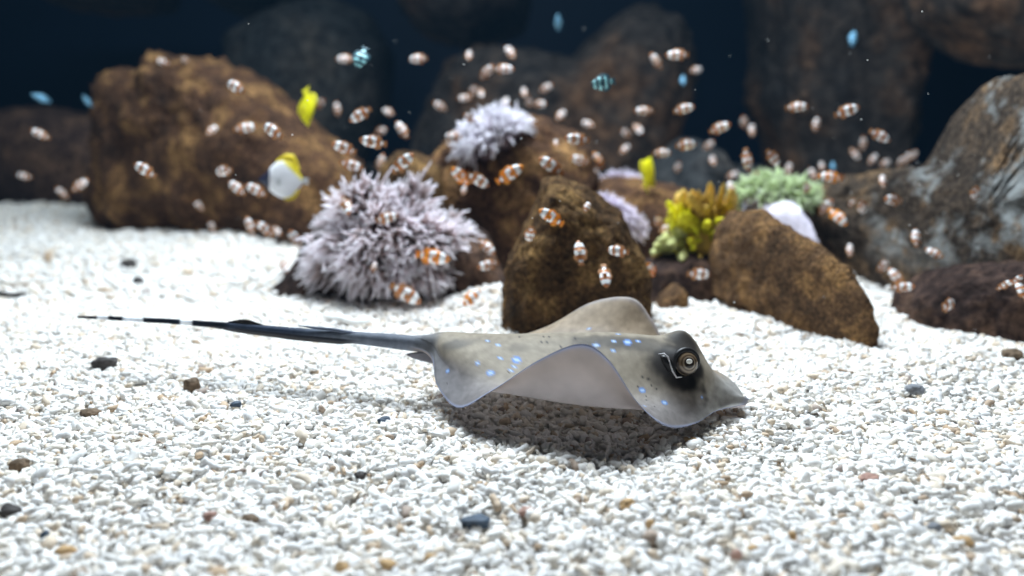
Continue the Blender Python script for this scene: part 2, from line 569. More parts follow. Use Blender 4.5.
M['tent_lav'] = tentacle_mat('pale_lavender_tentacle', [(0.0, (0.22, 0.14, 0.12)), (0.35, (0.56, 0.44, 0.42)), (0.72, (0.92, 0.87, 0.90)), (1.0, (0.97, 0.96, 1.0))])
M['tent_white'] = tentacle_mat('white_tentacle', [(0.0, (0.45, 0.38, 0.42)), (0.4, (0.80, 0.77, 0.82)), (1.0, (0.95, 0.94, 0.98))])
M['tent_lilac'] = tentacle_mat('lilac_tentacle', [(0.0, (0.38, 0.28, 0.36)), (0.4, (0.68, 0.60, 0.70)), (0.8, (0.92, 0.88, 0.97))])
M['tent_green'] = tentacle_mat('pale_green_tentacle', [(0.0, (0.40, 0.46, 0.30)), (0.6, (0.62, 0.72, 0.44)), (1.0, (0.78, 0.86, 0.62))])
M['column'] = plain('brown_purple_column', (0.10, 0.065, 0.07), 0.7, 0.2, scale=60, noise_amt=0.4)
M['col_pale'] = plain('pale_lavender_column', (0.62, 0.58, 0.68), 0.6, 0.3, scale=70, noise_amt=0.25)
M['col_lilac'] = plain('lilac_column', (0.36, 0.25, 0.36), 0.6, 0.3, scale=60, noise_amt=0.3)


def tentacles_mesh(B, Dn, Ln, R0, bendv, sides=6, rings=5):
    """Tapered soft fingers with round tips: bases B, unit directions Dn, lengths, radii, sideways bend."""
    n = len(B)
    up = np.where(np.abs(Dn[:, 2:3]) > 0.9, np.array([[1., 0, 0]]), np.array([[0, 0, 1.]]))
    U = np.cross(Dn, up); U /= np.linalg.norm(U, axis=1, keepdims=True)
    W = np.cross(Dn, U)
    ts = np.linspace(0, 0.94, rings)
    prof = np.array([1.0, 0.95, 0.9, 0.82, 0.5])[:rings]
    Vs = np.empty((n, rings * sides + 1, 3))
    al = np.empty((n, rings * sides + 1))
    for i, t in enumerate(ts):
        c = B + Dn * (Ln * t)[:, None] + bendv * (t * t)
        for j in range(sides):
            a = 2 * math.pi * j / sides
            Vs[:, i * sides + j] = c + (U * math.cos(a) + W * math.sin(a)) * (R0 * prof[i])[:, None]
            al[:, i * sides + j] = t
    Vs[:, -1] = B + Dn * Ln[:, None] + bendv
    al[:, -1] = 1
    f = []
    for j in range(sides):
        q = (j + 1) % sides
        for i in range(rings - 1):
            f.append((i * sides + j, i * sides + q, (i + 1) * sides + q, (i + 1) * sides + j))
        f.append(((rings - 1) * sides + j, (rings - 1) * sides + q, rings * sides, rings * sides))
    return Vs, np.array(f), al


def along_attr(o, al):
    a = o.data.attributes.new('along', 'FLOAT', 'POINT')
    a.data.foreach_set('value', np.ascontiguousarray(al.ravel(), np.float32))


def anemone(label, center, rad, tilt, n, length, r0, mats, singles=0, fold=0.15, spread=0.35, col_scale=0.86, seed=0, lat0=-0.35, droop=0.25):
    """column (folded body) and tentacles over its dome; the nearest ones are separate parts."""
    r = np.random.default_rng(seed)
    tmat, cmat = mats
    root = empty('sea_anemone', center)
    tag(root, label, 'anemone')
    Rm = np.array(Matrix.Rotation(tilt, 3, 'Y'))
    sd = Vector((seed * 2.3, seed, 0.7))

    def radius(d):
        return 1 + fold * 2.2 * noise.noise(Vector(d) * 2.2 + sd) + fold * 0.8 * noise.noise(Vector(d) * 5 + sd)
    VV, FF = ICO[4]
    body = np.array([d * np.array(rad) * radius(d) * col_scale for d in VV]) @ Rm.T
    col = mesh_obj('column', body, FF, cmat, root)
    ds = []
    k = np.arange(n * 2)
    z = 1 - (k + 0.5) / (n)
    ph = k * 2.399963
    D = np.stack([np.sqrt(np.clip(1 - z * z, 0, 1)) * np.cos(ph), np.sqrt(np.clip(1 - z * z, 0, 1)) * np.sin(ph), z], -1)
    D = D[(D[:, 2] > lat0) & (D[:, 1] < 0.55)]
    D += r.normal(0, 0.05, D.shape)
    D /= np.linalg.norm(D, axis=1, keepdims=True)
    rr = np.array([radius(d) for d in D])
    B = (D * np.array(rad) * (rr * col_scale * 0.97)[:, None]) @ Rm.T
    N = D / np.array(rad)
    N /= np.linalg.norm(N, axis=1, keepdims=True)
    # tufts lean together, so neighbouring tentacles share a sweep
    sw = np.array([noise.noise_vector(Vector(d) * 3.0 + sd)[:] for d in D])
    N = N @ Rm.T + spread * 1.6 * sw + r.normal(0, spread * 0.45, N.shape)
    N /= np.linalg.norm(N, axis=1, keepdims=True)
    Ln = length * r.uniform(0.7, 1.25, len(B))
    R0 = r0 * r.uniform(0.8, 1.2, len(B))
    bend = r.normal(0, 0.22, B.shape) * length
    bend[:, 2] -= droop * length
    Vs, f, al = tentacles_mesh(B, N, Ln, R0, bend)
    order = np.argsort(B[:, 1])                      # nearest to the glass first
    first, rest = order[:singles], order[singles:]
    for q in first:
        o = fast_mesh('tentacle', Vs[q], f, tmat, root)
        along_attr(o, al[q])
    nv = Vs.shape[1]
    F2 = (f[None] + (np.arange(len(rest)) * nv)[:, None, None]).reshape(-1, 4)
    o = fast_mesh('tentacle_mat', Vs[rest].reshape(-1, 3), F2, tmat, root)
    along_attr(o, al[rest])
    o['kind'] = 'stuff'
    return root


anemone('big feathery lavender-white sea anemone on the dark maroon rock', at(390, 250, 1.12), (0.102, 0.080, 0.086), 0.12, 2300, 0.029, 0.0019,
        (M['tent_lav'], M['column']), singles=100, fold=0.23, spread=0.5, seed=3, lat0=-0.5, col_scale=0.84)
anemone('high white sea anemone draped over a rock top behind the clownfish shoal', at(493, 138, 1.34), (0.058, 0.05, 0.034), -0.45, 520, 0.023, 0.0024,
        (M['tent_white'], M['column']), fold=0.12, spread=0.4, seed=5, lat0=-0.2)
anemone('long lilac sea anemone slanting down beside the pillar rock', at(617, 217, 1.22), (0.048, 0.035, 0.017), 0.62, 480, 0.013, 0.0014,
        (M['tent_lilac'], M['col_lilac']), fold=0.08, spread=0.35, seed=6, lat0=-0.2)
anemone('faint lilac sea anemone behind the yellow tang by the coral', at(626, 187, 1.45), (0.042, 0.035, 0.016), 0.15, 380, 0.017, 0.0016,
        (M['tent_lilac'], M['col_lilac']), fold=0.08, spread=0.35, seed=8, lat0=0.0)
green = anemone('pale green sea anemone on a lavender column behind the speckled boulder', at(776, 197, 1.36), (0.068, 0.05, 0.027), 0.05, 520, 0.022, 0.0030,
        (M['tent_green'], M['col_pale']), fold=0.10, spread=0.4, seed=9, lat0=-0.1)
rock('sea_sponge', 'pale lavender sponge mound between the green anemone and the speckled boulder', [(752, 215), (765, 204), (800, 204), (815, 222), (826, 250), (835, 275), (780, 270)], 1.36, 1.22, 0.06, M['col_pale'], 0.08, seed=24, sub=5, category='sponge')

# ------------------------------------------------------------------ yellow coral
M['cor_y'] = plain('yellow_coral_branch', (0.92, 0.78, 0.03), 0.6, 0.3, trans=0.15, scale=90, noise_amt=0.3)
M['cor_o'] = plain('ochre_coral_branch', (0.70, 0.47, 0.10), 0.65, 0.3, trans=0.1, scale=90, noise_amt=0.35)
M['cor_g'] = plain('pale_green_coral_branch', (0.60, 0.62, 0.26), 0.6, 0.3, trans=0.15, scale=90, noise_amt=0.3)


def knobby_branch(a, b, r0, seed, mat, root):
    """A stubby coral finger from a to b that swells into knobs and ends round."""
    r = random.Random(seed)
    d = b - a
    L = d.length
    d.normalize()
    u = d.orthogonal().normalized()
    w = d.cross(u)
    sides, rings = 12, 12
    V, Fc = [], []
    ph = r.uniform(0, 6)
    side = u * r.uniform(-.15, .15) + w * r.uniform(-.15, .15)
    for i in range(rings):
        t = i / (rings - 1)
        cap = math.sqrt(max(0.0, 1 - max(0, (t - 0.72) / 0.28) ** 2))
        k = r0 * (0.75 + 0.4 * t + 0.18 * math.sin(t * 11 + ph)) * max(cap, 0.05)
        c = a + d * (L * t) + side * (L * t * t)
        for j in range(sides):
            an = 2 * math.pi * j / sides
            p = c + (u * math.cos(an) + w * math.sin(an)) * k
            V.append(p + d * 0.3 * r0 * noise.noise(p * 90) + (p - c) * (0.5 * noise.noise(p * 160)))
    for i in range(rings - 1):
        for j in range(sides):
            q = (j + 1) % sides
            Fc.append((i * sides + j, i * sides + q, (i + 1) * sides + q, (i + 1) * sides + j))
    Fc.append(tuple(range((rings - 1) * sides, rings * sides)))
    Fc.append(tuple(reversed(range(sides))))
    return attach(mesh_obj('branch', V, Fc, mat), root)


cr = empty('leather_coral', at(700, 258, 1.2))
tag(cr, 'bushy yellow and ochre soft coral on the dark rock', 'coral')
bs = rock('coral_base', '', [(665, 262), (680, 230), (710, 220), (735, 235), (745, 262), (705, 275)], 1.19, 1.19, 0.04, M['cor_o'], 0.1, seed=30, sub=4)
for k_ in ('label', 'category'):
    if k_ in bs: del bs[k_]
bs.location = bs.location - cr.location
bs.parent = cr
tips = [(676, 192, 'o'), (690, 186, 'o'), (692, 200, 'y'), (712, 190, 'o'), (722, 188, 'o'), (733, 196, 'o'), (672, 206, 'y'), (683, 210, 'y'), (697, 212, 'y'), (712, 208, 'o'),
        (668, 218, 'y'), (680, 224, 'y'), (694, 222, 'y'), (706, 220, 'y'), (722, 214, 'y'), (736, 212, 'g'), (742, 222, 'o'), (730, 226, 'y'), (718, 232, 'y'), (748, 212, 'o'),
        (662, 234, 'g'), (672, 240, 'g'), (686, 236, 'g'), (700, 236, 'y'), (710, 240, 'y'), (654, 246, 'g'), (664, 250, 'g'), (676, 250, 'y'), (688, 250, 'y'), (670, 258, 'g'),
        (656, 254, 'o'), (742, 234, 'o'), (728, 240, 'o'), (690, 258, 'g'), (702, 250, 'o'), (684, 198, 'y'), (704, 198, 'o'), (726, 202, 'o')]
rc = random.Random(5)
tips += [(x + rc.uniform(-10, 10), y + rc.uniform(-8, 8), c) for x, y, c in tips]
tips += [(x + rc.uniform(-11, 11), y + rc.uniform(-9, 6), c) for x, y, c in tips[:24]]
for i, (x, y, c) in enumerate(tips):
    r_ = random.Random(i)
    tip = at(x, y, 1.13 + r_.uniform(-0.03, 0.07))
    base = at(702 + (x - 702) * 0.62, 252 - (252 - y) * 0.42, 1.185)
    knobby_branch(base, tip, 0.0055 * r_.uniform(0.7, 1.35), i, M['cor_' + c], cr)

# ------------------------------------------------------------------ the stingray
def catmull(P, sub):
    P = np.asarray(P, float)
    Q = np.concatenate([2 * P[:1] - P[1:2], P, 2 * P[-1:] - P[-2:-1]])
    out = []
    n = len(P) - 1
    for i in range(n):
        p0, p1, p2, p3 = Q[i], Q[i + 1], Q[i + 2], Q[i + 3]
        for k in range(sub):
            t = k / sub
            out.append(0.5 * ((2 * p1) + (-p0 + p2) * t + (2 * p0 - 5 * p1 + 4 * p2 - p3) * t * t + (-p0 + 3 * p1 - 3 * p2 + p3) * t ** 3))
    out.append(P[-1])
    return np.array(out)


# stations from the snout back; each: near rim, near mid, spine, far mid, far rim as (px, py, distance)
ST = [
    [(746, 404, .643), (746.5, 403.5, .644), (747, 403, .645), (746.5, 402.5, .646), (746, 402, .648)],
    [(717, 411, .630), (723, 406, .640), (729, 399, .650), (734, 392, .660), (738, 387, .670)],
    [(697, 423, .605), (702, 405, .630), (706, 388, .655), (714, 380, .672), (723, 374, .690)],
    [(675, 428, .590), (681, 400, .625), (684, 371, .660), (694, 366, .688), (706, 367, .715)],
    [(656, 421, .575), (657, 400, .620), (656, 360, .665), (670, 356, .700), (688, 355, .740)],
    [(635, 399, .568), (630, 402, .612), (621, 354, .670), (642, 350, .712), (666, 344, .755)],
    [(608, 359, .568), (600, 401, .605), (586, 352, .675), (612, 348, .720), (651, 318, .765)],
    [(580, 344, .572), (566, 397, .605), (546, 351, .680), (585, 346, .725), (632, 298, .770)],
    [(537, 361, .580), (523, 391, .612), (506, 350, .685), (550, 346, .728), (592, 302, .770)],
    [(492, 391, .592), (487, 385, .628), (471, 348, .690), (512, 346, .728), (548, 326, .765)],
    [(458, 408, .612), (461, 378, .648), (449, 345, .694), (475, 346, .725), (500, 341, .760)],
    [(437, 385, .650), (443, 364, .672), (440, 344, .696), (448, 346, .715), (458, 348, .735)],
    [(431, 355, .682), (431, 350, .689), (432, 344, .697), (434, 345, .704), (436, 346, .710)],
]
TH = [.006, .014, .026, .034, .034, .031, .029, .027, .024, .022, .020, .019, .0175]
TAIL = [(415, 343.5, .700, 8.2), (395, 341.5, .704, 7.8), (353, 337.5, .713, 6.2), (300, 333, .724, 5.2), (250, 328, .735, 4.2), (220, 325, .742, 3.2), (192, 323, .748, 2.9),
        (165, 321, .755, 2.6), (143, 320, .760, 2.4), (108, 318, .768, 2.0), (78, 317, .775, 1.1)]
ctrl = [[at(*p) for p in s] for s in ST]
th = list(TH)
blend = [0.0] * 11 + [0.35, 0.8]
axis_side = None
for k, (x, y, d, rp) in enumerate(TAIL):
    c = at(x, y, d)
    r = rp * d / FPX
    side = Vector((0.12, 0.99, 0)).normalized()
    ctrl.append([c - side * r, c - side * r * 0.5, c, c + side * r * 0.5, c + side * r])
    th.append(2 * r)
    blend.append(1.0)
ctrl = np.array([[p[:] for p in s] for s in ctrl])          # (stations, 5, 3)
SU, SV = 22, 26
G = catmull(ctrl, SU)                                        # along
G = np.transpose(catmull(np.transpose(G, (1, 0, 2)), SV), (1, 0, 2))   # across
T = np.interp(np.arange(len(G)) / SU, np.arange(len(th)), th)
Bl = np.interp(np.arange(len(G)) / SU, np.arange(len(blend)), blend)
v = np.linspace(-1, 1, G.shape[1])
du = np.gradient(G, axis=0)
dv = np.gradient(G, axis=1)
N = np.cross(dv, du)
ln = np.linalg.norm(N, axis=2, keepdims=True)
N = N / np.maximum(ln, 1e-12)
mid = G.shape[1] // 2
if N[SU * 6, mid, 2] < 0: N = -N
N[:8] = N[8:9] * 0.4 + np.array([0.35, 0, 0.5])
N /= np.linalg.norm(N, axis=2, keepdims=True)
rim = np.sqrt(np.clip(1 - v * v, 0, 1))
disc_prof = np.exp(-(np.abs(v) / 0.46) ** 2)[None] * T[:, None] * rim[None] ** 0.5 + 0.0022 * rim[None]
tail_prof = T[:, None] * rim[None]
TT = disc_prof * (1 - Bl[:, None]) + tail_prof * Bl[:, None]
# eye turrets lift the upper surface
eye_near, eye_far = np.array(at(684, 363, .640)), np.array(at(685, 350, .680))
top = G + N * (TT / 2)[..., None]
bot = G - N * (TT / 2)[..., None]
lift = np.zeros(TT.shape)
for e, hgt in ((eye_near, 0.007), (eye_far, 0.0150)):
    d2 = ((top - e) ** 2)[..., 0] / 0.017 ** 2 + ((top - e) ** 2)[..., 1] / 0.0135 ** 2
    lift += hgt * np.exp(-d2)
top[..., 2] += lift
nu, nv = G.shape[:2]
Vt = np.concatenate([top.reshape(-1, 3), bot[:, 1:-1].reshape(-1, 3)])
ti = np.arange(nu * nv).reshape(nu, nv)
bi = np.empty((nu, nv), int)
bi[:, 0], bi[:, -1] = ti[:, 0], ti[:, -1]
bi[:, 1:-1] = nu * nv + np.arange(nu * (nv - 2)).reshape(nu, nv - 2)


def quads(a):
    return np.stack([a[:-1, :-1], a[1:, :-1], a[1:, 1:], a[:-1, 1:]], -1).reshape(-1, 4)


Fb = np.concatenate([quads(ti), quads(bi)[:, ::-1]])
caps = []
for row in (0, nu - 1):
    for j in range(nv - 1):
        caps.append((ti[row, j], ti[row, j + 1], bi[row, j + 1], bi[row, j + 1]) if j == 0 else (ti[row, j], ti[row, j + 1], bi[row, j + 1], bi[row, j]))
Fb = np.concatenate([Fb, np.array(caps[:1]), np.array([c for c in caps[1:nv - 2]]), np.array(caps[nv - 1:2 * nv - 3])])

# skin colours: markings that belong to the animal
U = (np.arange(nu) / SU)[:, None] * np.ones((1, nv))
VV_ = v[None] * np.ones((nu, 1))


def nz(P, s, seed=0.0):
    return np.array([noise.fractal(Vector(p) * s + Vector((seed, seed, seed)), 0.8, 2.0, 4) for p in P])


n_lo = nz(top.reshape(-1, 3), 28).reshape(nu, nv)
n_hi = nz(top.reshape(-1, 3), 160, 4.0).reshape(nu, nv)
sm = lambda a, b, x: np.clip((x - a) / (b - a), 0, 1) ** 2 * (3 - 2 * np.clip((x - a) / (b - a), 0, 1))
mixc = lambda A, B, f: A * (1 - f[..., None]) + np.array(B) * f[..., None]
c_top = np.ones((nu, nv, 3)) * np.array((0.36, 0.31, 0.24))
c_top = mixc(c_top, (0.33, 0.30, 0.288), sm(0.25, 0.75, np.abs(VV_)))
c_top = mixc(c_top, (0.41, 0.325, 0.235), sm(0.45, 0.8, VV_))                 # far fin tinted warmer, painting in the light that shines through it
c_top = mixc(c_top, (0.27, 0.255, 0.262), sm(8.3, 10.5, U) * sm(-0.2, -0.5, VV_))  # greyer hind lobe
c_top = mixc(c_top, (0.28, 0.285, 0.30), 0.85 * sm(10.2, 12.0, U))
c_top = mixc(c_top, (0.40, 0.385, 0.36), sm(2.6, 1.2, U))
c_top *= (1 + 0.16 * n_lo + 0.22 * n_hi)[..., None]
Pt = top
dist = lambda q: np.sqrt(((Pt - np.array(q)) ** 2).sum(-1))
tpx, tpy, tdep = project(top)


def surf(px, py):
    """Point of the upper skin seen at this pixel (nearest layer)."""
    d = (tpx - px) ** 2 + (tpy - py) ** 2
    ok = d < 3.0 ** 2
    if not ok.any(): return top.reshape(-1, 3)[d.argmin()]
    k = np.where(ok, tdep + d * 0.0005, 9).argmin()
    return top.reshape(-1, 3)[k]


def smudge(px, py, r, amt, col=(0.025, 0.022, 0.022), sx=1.0):
    global c_top
    q = surf(px, py)
    d = np.sqrt((((Pt - q) * np.array([1 / sx, 1, 1])) ** 2).sum(-1)) * (1 + 0.5 * n_lo)
    c_top = mixc(c_top, col, amt * sm(r, r * 0.35, d))


smudge(688, 381, .017, 0.98, (0.01, 0.009, 0.009)); smudge(683, 367, .025, 0.97, (0.01, 0.009, 0.009)); smudge(668, 364, .021, 0.93); smudge(698, 371, .011, 0.85); smudge(678, 380, .016, 0.9)
smudge(686, 342, .026, 0.93); smudge(676, 350, .017, 0.8); smudge(660, 378, .018, 0.45)
smudge(640, 343, .015, 0.62, sx=2.0); smudge(612, 341, .014, 0.6, sx=2.0); smudge(600, 350, .012, 0.45); smudge(592, 340, .012, 0.45, sx=1.6)
smudge(520, 347, .010, 0.3, sx=1.6); smudge(455, 344, .012, 0.55, (0.05, 0.055, 0.065), sx=2.5); smudge(425, 345, .012, 0.6, (0.05, 0.055, 0.065), sx=2.5)
BLUE = [(489.5, 371.8, 3.6), (516.3, 358.8, 4.2), (499.5, 357, 2.4), (497, 344, 2.6), (478, 361.4, 2.2), (510.7, 368.5, 1.8), (513.5, 364.8, 1.8), (540.4, 356.2, 2.4), (536, 362.5, 2.0),
        (596, 343.5, 3.0), (607, 354.3, 2.2), (612.5, 350, 2.2), (613.6, 340.5, 2.4), (627.5, 340.7, 3.8), (638, 339, 2.0), (619, 331.3, 1.8), (589.5, 328.3, 1.7),
        (642.6, 389.6, 2.8), (665, 401.5, 2.8), (646, 403.4, 1.6), (702.8, 397, 1.3), (488, 339, 1.6), (447, 370, 2.0)]
BLACK = [(541, 341.3, 1.2), (548.6, 335.5, 1.3), (543, 335.2, 1.0), (547, 341.5, 1.0), (519, 334.8, 1.1), (574, 336, 1.5), (530, 362.5, 1.2), (643, 376.6, 1.4), (648, 379.5, 1.5), (638, 386, 1.3),
         (647, 398.9, 1.2), (646, 395, 1.0), (630, 391.5, 0.9), (446.5, 382, 0.9), (520, 369, 1.1), (508, 371.5, 1.0), (657, 388, 1.2), (560, 345, 1.0), (655, 405, 1.1), (652, 384, 1.1)]
for x, y, r in BLACK:
    d = dist(surf(x, y)) / (r * 0.66 / FPX)
    c_top = mixc(c_top, (0.02, 0.02, 0.025), 0.92 * sm(1.25, 0.7, d))
for x, y, r in BLUE:
    d = dist(surf(x, y)) / (r * 0.66 / FPX)
    c_top = mixc(c_top, (0.13, 0.33, 0.85), 0.85 * sm(1.45, 0.9, d))
    c_top = mixc(c_top, (0.60, 0.78, 0.98), sm(0.95, 0.35, d))
rimline = sm(0.945, 0.985, np.abs(VV_)) * np.where(VV_ > 0, 0.25, 1.0) * (1 - sm(11.6, 12.2, U))
c_top = mixc(c_top, (0.46, 0.50, 0.68), 0.9 * rimline)
c_top = mixc(c_top, (0.46, 0.50, 0.68), 0.4 * sm(0.35, 0.1, U))
# tail: slate blue, then black with white bands towards the tip
tail_w = sm(12.0, 13.6, U)
c_tail = np.ones((nu, nv, 3)) * np.array((0.20, 0.225, 0.27))
c_tail = mixc(c_tail, (0.055, 0.075, 0.12), sm(355, 285, tpx))
c_tail = mixc(c_tail, (0.012, 0.018, 0.03), sm(236, 222, tpx))
for a, b in ((180, 192), (123, 143), (97, 108)):
    c_tail = mixc(c_tail, (0.86, 0.88, 0.92), sm(a - 1, a + 1, tpx) * sm(b + 1, b - 1, tpx))
c_tail *= (1 + 0.3 * n_hi)[..., None]
c_top = c_top * (1 - tail_w[..., None]) + c_tail * tail_w[..., None]
# underside: pale, pinkish mauve near the rim and whiter on the belly
n_b = nz(bot.reshape(-1, 3), 26, 9).reshape(nu, nv)
c_bot = np.ones((nu, nv, 3)) * np.array((0.88, 0.82, 0.84))
c_bot = mixc(c_bot, (0.54, 0.46, 0.43), sm(0.45, 0.9, np.abs(VV_)))
c_bot = mixc(c_bot, (0.42, 0.46, 0.62), 0.8 * sm(0.955, 0.99, np.abs(VV_)))
c_bot *= (1 + 0.22 * n_b)[..., None]
c_tb = mixc(c_tail, (0.01, 0.012, 0.02), sm(365, 340, tpx) * sm(225, 240, tpx))
c_bot = c_bot * (1 - tail_w[..., None]) + c_tb * tail_w[..., None]
C = np.concatenate([c_top.reshape(-1, 3), c_bot[:, 1:-1].reshape(-1, 3)]).clip(0, 1)


def skin_mat():
    m, nt, b = new_mat('stingray_skin')
    a = nt.nodes.new('ShaderNodeAttribute')
    a.attribute_name = 'skin'
    nt.links.new(a.outputs['Color'], b.inputs['Base Color'])
    b.inputs['Roughness'].default_value = 0.55
    b.inputs['Specular IOR Level'].default_value = 0.2
    tc = nt.nodes.new('ShaderNodeTexCoord')
    n = nt.nodes.new('ShaderNodeTexNoise')
    n.inputs['Scale'].default_value = 900
    nt.links.new(tc.outputs['Object'], n.inputs['Vector'])
    bp = nt.nodes.new('ShaderNodeBump')
    bp.inputs['Strength'].default_value = 0.2
    bp.inputs['Distance'].default_value = 0.0006
    nt.links.new(n.outputs['Fac'], bp.inputs['Height'])
    nt.links.new(bp.outputs['Normal'], b.inputs['Normal'])
    add_translucency(nt, b, a.outputs['Color'], 0.33)
    return m


M['skin'] = skin_mat()
ray = empty('stingray', at(620, 352, .67))
tag(ray, 'spotted grey-brown stingray with black eye mask gliding low over the gravel', 'stingray')
body = fast_mesh('body', Vt, Fb, M['skin'])
att = body.data.color_attributes.new('skin', 'FLOAT_COLOR', 'POINT')
att.data.foreach_set('color', np.concatenate([C, np.ones((len(C), 1))], 1).astype(np.float32).ravel())
attach(body, ray)


def eye_mat():
    m, nt, b = new_mat('bronze_eye')
    tc = nt.nodes.new('ShaderNodeTexCoord')
    s = nt.nodes.new('ShaderNodeSeparateXYZ')
    nt.links.new(tc.outputs['Generated'], s.inputs[0])
    r = ramp(nt, [(0.0, (0.012, 0.01, 0.01)), (0.60, (0.02, 0.015, 0.012)), (0.68, (0.10, 0.075, 0.05)), (0.73, (0.02, 0.015, 0.012)), (0.80, (0.05, 0.035, 0.022)),
                  (0.86, (0.20, 0.14, 0.085)), (0.915, (0.08, 0.05, 0.03)), (0.945, (0.30, 0.23, 0.16)), (0.965, (0.03, 0.02, 0.015)), (1.0, (0.02, 0.015, 0.012))])
    nt.links.new(s.outputs['Z'], r.inputs['Fac'])
    nt.links.new(r.outputs['Color'], b.inputs['Base Color'])
    b.inputs['Roughness'].default_value = 0.08
    b.inputs['Specular IOR Level'].default_value = 0.4
    b.inputs['Coat Weight'].default_value = 0.25
    b.inputs['Coat Roughness'].default_value = 0.03
    return m


M['eye'] = eye_mat()
M['eye_glint'] = plain('painted_pupil_glint', (0.85, 0.82, 0.76), 0.2, 0.6, scale=300)  # pale colour that stands in for the bright reflection on the eye
M['black_skin'] = plain('black_skin', (0.018, 0.016, 0.016), 0.4, 0.35, scale=300, noise_amt=0.4)
M['slate_skin'] = plain('slate_blue_fin', (0.09, 0.11, 0.16), 0.45, 0.35, scale=200, noise_amt=0.25)
M['pale_rim'] = plain('pale_spiracle_rim', (0.62, 0.60, 0.62), 0.3, 0.4, scale=300)
M['grey_fin'] = plain('grey_fin', (0.46, 0.44, 0.48), 0.45, 0.35, trans=0.2, scale=120)


def tube(name, pts, radii, mat, root, sides=10, sx=1.0):
    P = [Vector(p) for p in pts]
    V, Fc = [], []
    for i, p in enumerate(P):
        d = (P[min(i + 1, len(P) - 1)] - P[max(i - 1, 0)]).normalized()
        u = d.cross(Vector((0, 1, 0.02))).normalized()
        w = d.cross(u)
        for j in range(sides):
            a = 2 * math.pi * j / sides
            V.append(p + (u * math.cos(a) + w * math.sin(a) * sx) * radii[i])
    for i in range(len(P) - 1):
        for j in range(sides):
            q = (j + 1) % sides
            Fc.append((i * sides + j, i * sides + q, (i + 1) * sides + q, (i + 1) * sides + j))
    Fc.append(tuple(reversed(range(sides))))
    Fc.append(tuple(range((len(P) - 1) * sides, len(P) * sides)))
    o = mesh_obj(name, V, Fc, mat)
    return attach(o, root) if root is not None else o


def eyeball(center, look, r):
    bm = bmesh.new()
    bmesh.ops.create_uvsphere(bm, u_segments=32, v_segments=24, radius=1)
    o = bm_obj('eye', bm, M['eye'], ray)
    o.location = Vector(center) - ray.location
    o.rotation_euler = Vector(look).to_track_quat('Z', 'Y').to_euler()
    o.scale = (r, r, r * 0.72)
    return o


eye_c = Vector(at(685.5, 363.0, .6335))
look_n = Vector((0.22, -0.92, 0.30)).normalized()
e1 = eyeball(eye_c, look_n, 0.0108)
gl = bmesh.new()
bmesh.ops.create_uvsphere(gl, u_segments=16, v_segments=10, radius=1)
g1 = bm_obj('pupil_glint', gl, M['eye_glint'], e1)          # pale bead painted as the highlight on the pupil
g1.location = (0.0, 0.10, 0.95)
g1.scale = (0.26, 0.20, 0.10)
e2 = eyeball(at(688, 349, .694), (0.25, 0.93, 0.25), 0.0092)


def lid(c, look, r, a0, a1, name, mat, thick):
    """Fold of skin around part of an eye."""
    q = Vector(look).to_track_quat('Z', 'Y')
    pts, rd = [], []
    for k in range(15):
        t = k / 14
        a = math.radians(a0 + (a1 - a0) * t)
        pts.append(Vector(c) + q @ Vector((math.cos(a) * r, math.sin(a) * r, 0.002)))
        rd.append(thick * (0.35 + 0.65 * math.sin(math.pi * t)))
    return tube(name, pts, rd, mat, ray, 10)


lid(eye_c, look_n, 0.0106, -25, 205, 'eyelid', M['black_skin'], 0.0026)
# breathing hole behind the eye: black slit inside a pale rim
sp_c = [at(660, 355, .6345), at(664, 358, .632), at(668, 363, .6305), at(671, 369, .6295), at(675, 376, .6285)]
sp = tube('spiracle', sp_c, [0.0008, 0.0032, 0.0042, 0.0036, 0.001], M['black_skin'], ray, 10)
rm = tube('spiracle_rim', [at(658.5, 354, .6325), at(664, 353.5, .630), at(668, 357, .6285), at(670, 364, .627), at(672.5, 371, .6262), at(676.5, 377.5, .6258), at(682, 377, .6262)],
          [0.0003, 0.0006, 0.0007, 0.0007, 0.0008, 0.0008, 0.0004], M['pale_rim'], ray, 8)


def blade(name, lower, upper, thick, mat, root):
    """A thin fin between two edge lines, rounded to nothing at its rim."""
    n = len(lower)
    m_ = 6
    V = []
    for s in (-1, 1):
        for i in range(n):
            for k in range(m_):
                t = k / (m_ - 1)
                p = lower[i].lerp(upper[i], t)
                V.append(p + Vector((0, s * thick * 0.5 * (1 - t * 0.85), 0)))
    id_ = lambda s, i, k: s * n * m_ + i * m_ + k
    Fc = []
    for i in range(n - 1):
        for k in range(m_ - 1):
            Fc.append((id_(0, i, k), id_(0, i + 1, k), id_(0, i + 1, k + 1), id_(0, i, k + 1)))
            Fc.append((id_(1, i, k), id_(1, i, k + 1), id_(1, i + 1, k + 1), id_(1, i + 1, k)))
        Fc.append((id_(0, i, m_ - 1), id_(0, i + 1, m_ - 1), id_(1, i + 1, m_ - 1), id_(1, i, m_ - 1)))
        Fc.append((id_(0, i, 0), id_(1, i, 0), id_(1, i + 1, 0), id_(0, i + 1, 0)))
    for i in (0, n - 1):
        for k in range(m_ - 1):
            Fc.append((id_(0, i, k), id_(0, i, k + 1), id_(1, i, k + 1), id_(1, i, k)))
    return attach(mesh_obj(name, V, Fc, mat), root)


